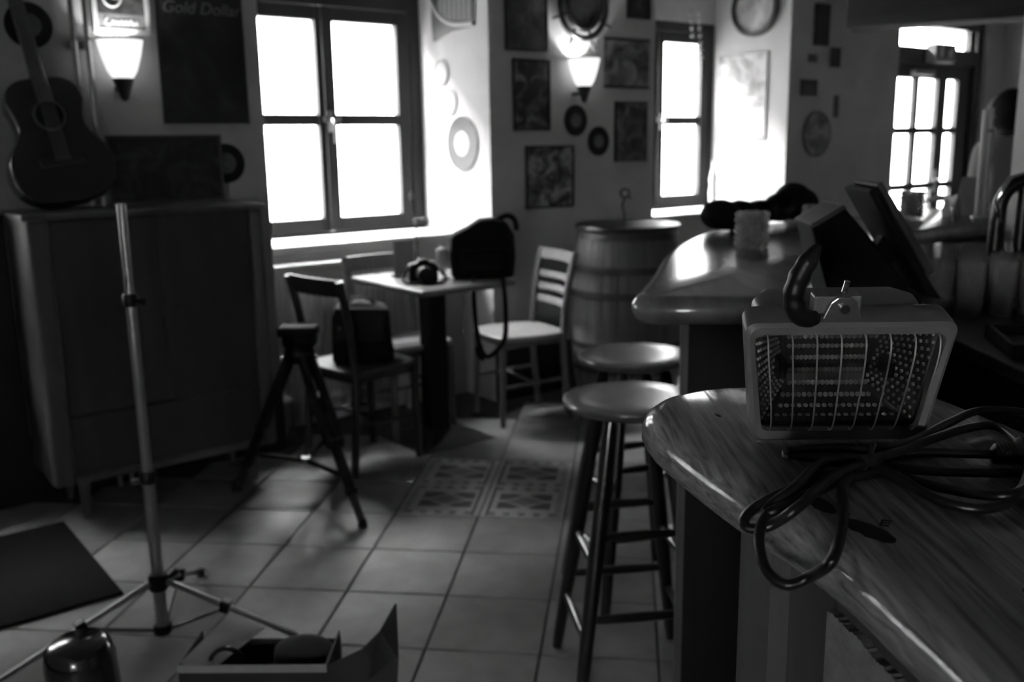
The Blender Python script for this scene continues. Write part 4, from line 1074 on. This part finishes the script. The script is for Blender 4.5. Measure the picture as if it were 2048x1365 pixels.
# the far reveal faces -a; window sides: figurine and lights
fg = tag(MB().lathe([(.035, 0), (.04, .01), (.025, .04), (.03, .10), (.022, .16), (.028, .2), (.02, .24), (.012, .29), (.008, .33)], 18).build('figurine', mat('white_china', .7, .3), loc=W(5.33, .50, .921), smooth=True), 'slender white china figurine on the second window sill', 'figurine')
ls = thing('light_string', 'hanging string of clear glass beads in front of the second window', 'bead string', W(4.70, .12, NI))
b = MB()
for k in range(2): b.tube(smooth_pts([(k * .05 - .04, 0, 0), (k * .05 - .03, 0, -.12), (k * .05 - .015, 0, -.30 + .12 * (1 - k))], 4), .0015, 5)
b.build('thread', METAL_D, ls)
for k in range(2):
    for j in range(7 if k else 4):
        MB().ball((k * .05 - .04 + j * .004, 0, -.03 - j * .044), .013, 10, 8).build('bead', mat('glass_bead', .6, .1, spec=.9), ls, smooth=True)

# ------------------------------------------------------------------ sconces
def sconce(label, a, z, s=1., power=4.):
    o = thing('wall_sconce', label, 'wall lamp', W(a, -.09, z), WR, 'lit glass wall sconces')
    GL = mat('lit_glass', .8, .4, emit=1.1)
    n = 48; b = MB(); prof = [(.036, 0), (.055, .03), (.072, .085), (.082, .13), (.086, .150)]
    k0 = len(b.v)
    for r, zz in prof:
        for k in range(n):
            aa = 2 * pi * k / n; f = 1 + (.018 if k % 2 else -.018) * (zz / .15); b.v.append((r * f * cos(aa), r * f * sin(aa), zz))
    for i in range(len(prof) - 1):
        for k in range(n):
            b.f.append((i * n + k, i * n + (k + 1) % n, (i + 1) * n + (k + 1) % n, (i + 1) * n + k))
    b.build('glass_shade', GL, o, smooth=True)
    MB().lathe([(.084, .146), (.089, .150), (.089, .156), (.086, .156)], 40, cap=False).build('shade_rim', mat('shade_rim_glass', .4, .3), o, smooth=True)
    MB().lathe([(.008, -.085), (.016, -.075), (.030, -.03), (.040, -.004), (.040, .002), (.02, .004)], 24).build('base_cone', METAL_D, o, smooth=True)
    MB().box(-.012, .012, 0, .089, -.045, -.025).build('bracket', METAL_D, o)
    l = bpy.data.lights.new('sconce_bulb', 'POINT'); l.energy = power; l.shadow_soft_size = .018; lo = bpy.data.objects.new('sconce_bulb', l); COL.objects.link(lo)
    lo.parent = o; lo.location = (0, 0, .062)
    return o
sconce('lit glass sconce on the left wall under the bright sign', 1.143, 1.668, power=4.2)
sconce('lit glass sconce on the middle wall under the ship wheel', 3.570, 1.692, power=9)
# ship wheel
sw = thing('ship_wheel', 'dark wooden ship wheel hanging above the right sconce', 'ship wheel', W(3.60, -.03, 2.115), WR)
SWM = mat('ship_wheel_wood', .012, .35, coat=.4)
for R_, r_ in ((.165, .018), (.115, .02)):
    MB().tube([(R_ * cos(2 * pi * k / 40), -.02, R_ * sin(2 * pi * k / 40)) for k in range(40)], r_, 10, closed=True).build('rim', SWM, sw, smooth=True)
b = MB(); b.disc_y(0, 0, 0, .105, -.012, -.002, 36); b.build('centre_disc', mat('wheel_disc', .08, .5, var=.4, vscale=16), sw)
for k in range(8):
    a = 2 * pi * k / 8 + .33
    MB().tube([(R_ * 0 + .11 * cos(a), -.02, .11 * sin(a)), (.18 * cos(a), -.02, .18 * sin(a)), (.20 * cos(a), -.02, .20 * sin(a)), (.235 * cos(a), -.02, .235 * sin(a))], [.009, .007, .009, .004], 8).build('spoke', SWM, sw, smooth=True)
# heating pipes
for k, a in enumerate((.985, 1.035)):
    t = thing('wall_pipe', ('left' if k == 0 else 'right') + ' one of two shiny vertical pipes behind the cabinet', 'pipe', W(a, -.05, 0), WR, 'pipes beside the sconce')
    MB().tube([(0, 0, 0), (0, 0, ZC)], .011, 14).build('pipe', STEEL, t, smooth=True)
    for z in (.6, 1.78): MB().box(-.016, .016, -.005, .048, z, z + .03).build('clip', STEEL, t)

# ================================================================== LIGHT STAND, TRIPOD
ls_ = thing('light_stand', 'tall silver light stand on a tripod foot in front of the cabinet', 'light stand', (-1.02, 2.512, 0))
for r, z0, z1 in ((.0115, .98, 1.258), (.0140, .49, 1.02), (.0165, .02, .52)):
    MB().tube([(0, 0, z0), (0, 0, z1)], r, 18).build('tube', ALU, ls_, smooth=True)
for r, z0, z1 in ((.020, .985, 1.02), (.023, .485, .52), (.027, .165, .21), (.027, 0.03, .055)):
    MB().lathe([(r * .85, z0), (r, z0 + .006), (r, z1 - .006), (r * .85, z1)], 18).build('collar', BLACKP, ls_, smooth=True)
MB().tube([(.02, -.01, 1.0), (.042, -.02, 1.0)], [.007, .010], 10).build('clamp_knob', BLACKP, ls_, smooth=True)
MB().tube([(-.02, -.02, .50), (-.035, -.035, .50)], [.008, .010], 10).build('clamp_knob', CHROME, ls_, smooth=True)
MB().tube([(.025, .01, .195), (.05, .02, .215)], [.007, .010], 10).build('clamp_knob', BLACKP, ls_, smooth=True)
for fx, fy in ((-.385, -.275), (.415, -.02), (-.03, .43)):
    d = Vector((fx, fy, 0)); dn = d.normalized()
    MB().tube([dn * .025 + Vector((0, 0, .19)), d + Vector((0, 0, .012))], .0115, 10, flat=.7).build('leg', ALU, ls_, smooth=True)
    m_ = dn * .025 + (d - dn * .025) * .42; zz = .19 + (.012 - .19) * .42
    MB().tube([dn * .025 + Vector((0, 0, .045)), Vector((m_.x, m_.y, zz - .005))], .006, 8).build('brace', METAL_D, ls_, smooth=True)
    MB().box(-.015, .015, -.015, .015, -.018, .018).build('joint', BLACKP, ls_, loc=(m_.x, m_.y, zz), rot=(0, .3, atan2(fy, fx)), bevel=.004)
    MB().tube([d + Vector((0, 0, 0)), d + Vector((0, 0, .022))], .014, 12).build('foot', BLACKP, ls_)
tr = thing('camera_tripod', 'black photo tripod without camera, in front of the chair with the bag', 'tripod', (-.845, 3.685, 0))
TRM = mat('tripod_black', .004, .5, spec=.25)
for fx, fy in ((.275, -.345), (-.31, .06), (.06, .40)):
    d = Vector((fx, fy, 0)); top = Vector((fx * .12, fy * .12, .585)); ft = Vector((fx, fy, .0)); px = Vector((-fy, fx, 0)).normalized()
    mid = top + (ft - top) * .52; low = top + (ft - top) * .80
    b = MB()
    for s_ in (-1, 1): b.tube([top + px * s_ * .022, mid + px * s_ * .026], .019, 8)
    lo_ = b.build('leg', TRM, tr, smooth=True)
    MB().tube([top + (ft - top) * .35, low], .022, 10).build('leg_section', TRM, lo_, smooth=True)
    MB().tube([top + (ft - top) * .75, ft + Vector((0, 0, .012))], .016, 10).build('leg_section', METAL_D, lo_, smooth=True)
    b = MB(); b.box(-.032, .032, -.02, .02, -.02, .02); b.build('leg_clamp', BLACKP, lo_, loc=mid, rot=(0, 0, atan2(fy, fx) + pi / 2), bevel=.006)
    b = MB(); b.box(-.022, .022, -.018, .018, -.015, .015); b.build('leg_clamp', BLACKP, lo_, loc=low, rot=(0, 0, atan2(fy, fx) + pi / 2), bevel=.006)
    MB().tube([ft, ft + Vector((0, 0, .03))], [.02, .014], 12).build('rubber_foot', BLACKP, lo_, smooth=True)
    sp_ = top + (ft - top) * .72
    MB().tube([Vector((0, 0, .145)), sp_], .008, 8, flat=1.4).build('spreader_arm', TRM, tr, smooth=True)
MB().lathe([(.02, .13), (.022, .16)], 14).build('spreader_hub', STEEL, tr, smooth=True)
MB().lathe([(.03, .55), (.055, .56), (.062, .585), (.058, .61), (.04, .625), (.04, .64), (.055, .66), (.05, .67)], 22).build('tripod_bowl', TRM, tr, smooth=True)
MB().box(-.075, .075, -.05, .05, .665, .705).build('head_plate', TILLB, tr, bevel=.008)
MB().box(-.06, .07, -.04, .04, .62, .668).build('fluid_head', TILLB, tr, bevel=.012)
for k, (x, z) in enumerate(((-.068, .575), (.066, .58))): MB().ball((x, -.02, z), .011, 10, 8).build('knob', CHROME, tr, smooth=True)
# lantern on the floor between cabinet and radiator
ln = thing('floor_lantern', 'small glass storm lantern on the floor behind the tripod', 'lantern', (-1.105, 4.385, 0))
MB().lathe([(.055, 0), (.055, .02), (.05, .025)], 20).build('base', METAL_D, ln); MB().lathe([(.05, .022), (.055, .1), (.05, .2), (.046, .2), (.051, .1), (.046, .026)], 20, cap=False).build('glass', TUMBLER, ln, smooth=True)
MB().lathe([(.052, .2), (.054, .215), (.03, .24), (.001, .242)], 20).build('cap', STEEL, ln, smooth=True)
# dark door mat at the lower left
mt = MB().box(-.95, 0, -.005, .75, 0.0005, .012).build('floor_mat', mat('mat_rubber', .005, .95, bump=.3, bscale=80, spec=.1), loc=(-1.262, 2.815, 0), rot=(0, 0, .66)); tag(mt, 'dark rubber floor mat at the left edge, beside the light stand', 'mat')

# ================================================================== CARDBOARD BOX AND BLACK CASE at the bottom
CARD = mat('cardboard', .30, .8, var=.1, vscale=12)
CARDD = mat('cardboard_print', .014, .7, var=.3, vscale=12)
bx_ = thing('cardboard_box', 'open cardboard box with raised flap at the bottom edge', 'box', (-.548, 1.862, 0), -.02)
w, d, h = .155, .075, .345; tk = .004
b = MB(); b.box(-w, w, -d, -d + tk, 0, h); b.box(-w, w, d - tk, d, 0, h - .02); b.box(-w, -w + tk, -d + tk, d - tk, 0, h); b.box(w - tk, w, -d + tk, d - tk, 0, h); b.box(-w + tk, w - tk, -d + tk, d - tk, 0, tk)
b.build('box_walls', CARDD, bx_)
MB().hexa([(-w, -d, h), (-w, d, h), (-w, d, h + .003), (-w, -d, h + .003)], [(-w + .12, -d + .0, h + .03), (-w + .12, d, h + .03), (-w + .12, d, h + .033), (-w + .12, -d, h + .033)])
fv = [(w, -d, h), (.225, -d + .03, h + .022), (.258, -d + .06, h + .045), (.283, .05, h + .075), (.302, -d, h + .02), (.296, -d - .03, h - .10), (w + .001, -d - .005, h - .10)]
b = MB(); n = len(fv); b.add(fv + [(x + .004, y, z) for x, y, z in fv], [tuple(range(n)), tuple(range(2 * n - 1, n - 1, -1))] + [(i, (i + 1) % n, n + (i + 1) % n, n + i) for i in range(n)]); b.build('flap', CARDD, bx_)
b = MB(); b.add([(-w + .002, -d + .012, h + .003), (-w + .035, d + .03, h + .006), (-.02, d + .02, h - .002), (-.085, -d + .012, h - .01)] + [(-w + .002, -d + .012, h - .001), (-w + .035, d + .03, h + .002), (-.02, d + .02, h - .006), (-.085, -d + .012, h - .014)], [(0, 1, 2, 3), (7, 6, 5, 4), (0, 4, 5, 1), (1, 5, 6, 2), (2, 6, 7, 3), (3, 7, 4, 0)]); b.build('flap', CARD, bx_)
MB().box(-w, w, -d - .004, -d, h - .012, h + .004).build('torn_edge', CARD, bx_)
tag(MB().tube(smooth_pts([(-.652, 1.835, .30), (-.645, 1.825, .345), (-.615, 1.82, .368), (-.585, 1.825, .352), (-.572, 1.835, .30)], 6), .0055, 8).build('cable_loop', CABLE, smooth=True), 'loop of black cable sticking out of the cardboard box', 'cable')
blob('cloth_bundle', 'dark cloth bundle inside the cardboard box', 'cloth', [(.01, 0, .18, .055, 1.7, .9, 2.4), (.04, .005, .325, .045, 1.6, 1, .8), (0, 0, .07, .055, 1.7, .9, 1.1)], mat('dark_cloth', .03, .9), (-.50, 1.868, .005), 0, seed=4)
cy_ = thing('black_case', 'glossy black rounded canister standing at the lower left', 'canister', (-.885, 1.80, 0), 0)
ct_ = Matrix.Rotation(.07, 4, 'Y') 
b = MB(); b.lathe([(.05, 0), (.064, .01), (.066, .21), (.062, .225), (.062, .232), (.066, .24), (.070, .26), (.071, .36), (.064, .39), (.05, .402), (.002, .405)], 40); b.v = [tuple(ct_.inverted() @ Vector(v)) for v in b.v]; mz = min(v[2] for v in b.v); b.v = [(x, y, z - mz) for x, y, z in b.v]
b.build('case_body', mat('glossy_black', .010, .22, coat=.8, coat_rough=.1), cy_, smooth=True)
b = MB(); b.lathe([(.0675, .245), (.0735, .250), (.0735, .258), (.0675, .263)], 40, cap=False); b.v = [tuple(ct_.inverted() @ Vector(v)) for v in b.v]; b.build('seam_ring', mat('glossy_black', .010, .22), cy_, smooth=True)

# ================================================================== PERSON beyond the bar
pp = thing('person', 'person in a pale shirt with dark hair, seen from behind beyond the bar', 'person', (2.70, 5.24, 0), pi + .35)
def skin(name, verts, edges, radii, m, parent, root=0, sub=2):
    me = bpy.data.meshes.new(name); me.from_pydata(verts, edges, []); me.update()
    o = bpy.data.objects.new(name, me); COL.objects.link(o); o.parent = parent; me.materials.append(m)
    md = o.modifiers.new('skin', 'SKIN'); md.use_smooth_shade = True
    for i, v in enumerate(me.skin_vertices[0].data):
        r = radii[i]; v.radius = r if isinstance(r, tuple) else (r, r); v.use_root = (i == root)
    s_ = o.modifiers.new('sub', 'SUBSURF'); s_.levels = sub; s_.render_levels = sub
    return o
SKINM = mat('skin', .3, .6); SHIRT = mat('pale_shirt', .55, .8, bump=.2, bscale=30); TROU = mat('dark_trousers', .02, .8)
PV = [(0, 0, .90), (0, 0, 1.05), (0, .0, 1.22), (0, .0, 1.335), (0, -.005, 1.38), (0, -.012, 1.41), (0, -.02, 1.445),
      (-.17, 0, 1.325), (-.245, .02, 1.10), (-.26, -.16, 1.03), (-.25, -.25, 1.06),
      (.17, 0, 1.325), (.235, .03, 1.10), (.18, -.18, 1.02), (.13, -.26, 1.05),
      (-.09, 0, .82), (-.10, -.01, .46), (-.10, .02, .08), (-.10, -.12, .03), (.09, 0, .82), (.10, -.01, .46), (.10, .02, .08), (.10, -.12, .03)]
PE = [(0, 1), (1, 2), (2, 3), (3, 4), (4, 5), (5, 6), (3, 7), (7, 8), (8, 9), (9, 10), (3, 11), (11, 12), (12, 13), (13, 14), (0, 15), (15, 16), (16, 17), (17, 18), (0, 19), (19, 20), (20, 21), (21, 22)]
PR = [(.15, .10), (.14, .09), (.16, .105), (.13, .09), .055, .05, .048, .06, .046, .036, .03, .06, .046, .036, .03, .08, .055, .04, (.04, .028), .08, .055, .04, (.04, .028)]
skin('body', PV, PE, PR, SHIRT, pp)
MB().ball((0, .0, 1.525), .108, 18, 14, .82, .98, 1.12).build('hair', mat('dark_hair', .004, .9, spec=.1), pp, smooth=True)
MB().ball((0, -.055, 1.52), .082, 16, 12, .84, .95, 1.2).build('face', SKINM, pp, smooth=True)
b = MB()
for s_ in (-1, 1): b.ball((s_ * .083, -.03, 1.50), .016, 10, 8, .4, .8, 1.2)
b.ball((0, -.14, 1.505), .014, 8, 6, .8, 1.2, 1.4)
b.build('ears_and_nose', SKINM, pp, smooth=True)
b = MB(); b.lathe([(.062, 1.385), (.066, 1.40), (.06, 1.43), (.055, 1.43)], 20, (0, -.005, 0), cap=False); b.build('collar', mat('dark_collar', .03, .8), pp, smooth=True)
for s_ in (-1, 1):
    hx, hy, hz = (-.25, -.25, 1.06) if s_ < 0 else (.13, -.26, 1.05)
    b = MB(); b.ball((hx, hy - .05, hz), .04, 10, 8, 1, 1.1, .5)
    for k in range(4): b.tube([(hx - .027 + k * .018, hy - .075, hz), (hx - .03 + k * .02, hy - .115 - .008 * (k in (1, 2)), hz - .008), (hx - .03 + k * .02, hy - .14 - .01 * (k in (1, 2)), hz - .026)], [.009, .0085, .006], 8)
    b.tube([(hx - s_ * .03, hy - .035, hz), (hx - s_ * .055, hy - .065, hz - .005), (hx - s_ * .06, hy - .09, hz - .015)], [.010, .010, .007], 8)
    b.build('hand', SKINM, pp, smooth=True)
b = MB()
b.lathe([(.17, .90), (.165, 1.0), (.15, 1.02)], 24, sx=1, sy=.72, cap=False)
for s_ in (-1, 1): b.tube([(s_ * .095, 0, .90), (s_ * .10, -.01, .46), (s_ * .10, .02, .06)], [.10, .075, .065], 14)
b.build('trousers', TROU, pp, smooth=True)

# ------------------------------------------------------------------ exit sign over the door, picture on the right wall, post outside
ex = thing('exit_sign', 'small box exit sign with pictogram above the glazed door', 'exit sign', W(7.385, .0, 2.03), WR)
MB().box(-.15, .15, -.05, .04, -.07, .07).build('sign_box', mat('exit_box', .5, .5), ex, bevel=.006)
MB().box(-.14, .14, -.053, -.05, -.045, .06).build('sign_face', mat('exit_face', .15, .5), ex)
EXW = mat('exit_white', .8, .5)
MB().box(-.10, -.055, -.056, -.053, -.03, .05).build('pictogram_door', EXW, ex)
b = MB(); b.prism_y([(.015, -.038), (.035, -.038), (.05, -.005), (.07, -.03), (.095, -.03), (.095, -.018), (.078, -.018), (.068, .006), (.105, .008), (.105, .02), (.05, .024), (.02, .014), (.024, .002), (.042, .008), (.03, -.015)], -.056, -.053); b.build('pictogram_figure', EXW, ex)
b = MB(); b.disc_y(.075, .04, 0, .012, -.056, -.053, 14); b.build('pictogram_head', EXW, ex)
rw = thing('picture', 'dark framed picture on the wall right of the door', 'picture', W(8.4, -.9, 2.0), JR)
MB().box(-.3, .3, -.02, -.001, -.12, .12).build('print', print_mat('print_m', 30, .008, .03, 8), rw)
o = tag(MB().box(-.035, .035, -.03, .03, 0, 1.30).build('outdoor_post', mat('outdoor_post_paint', .03, .8), loc=W(6.03, 1.6, -.05)), 'grey post outside the second window', 'post')
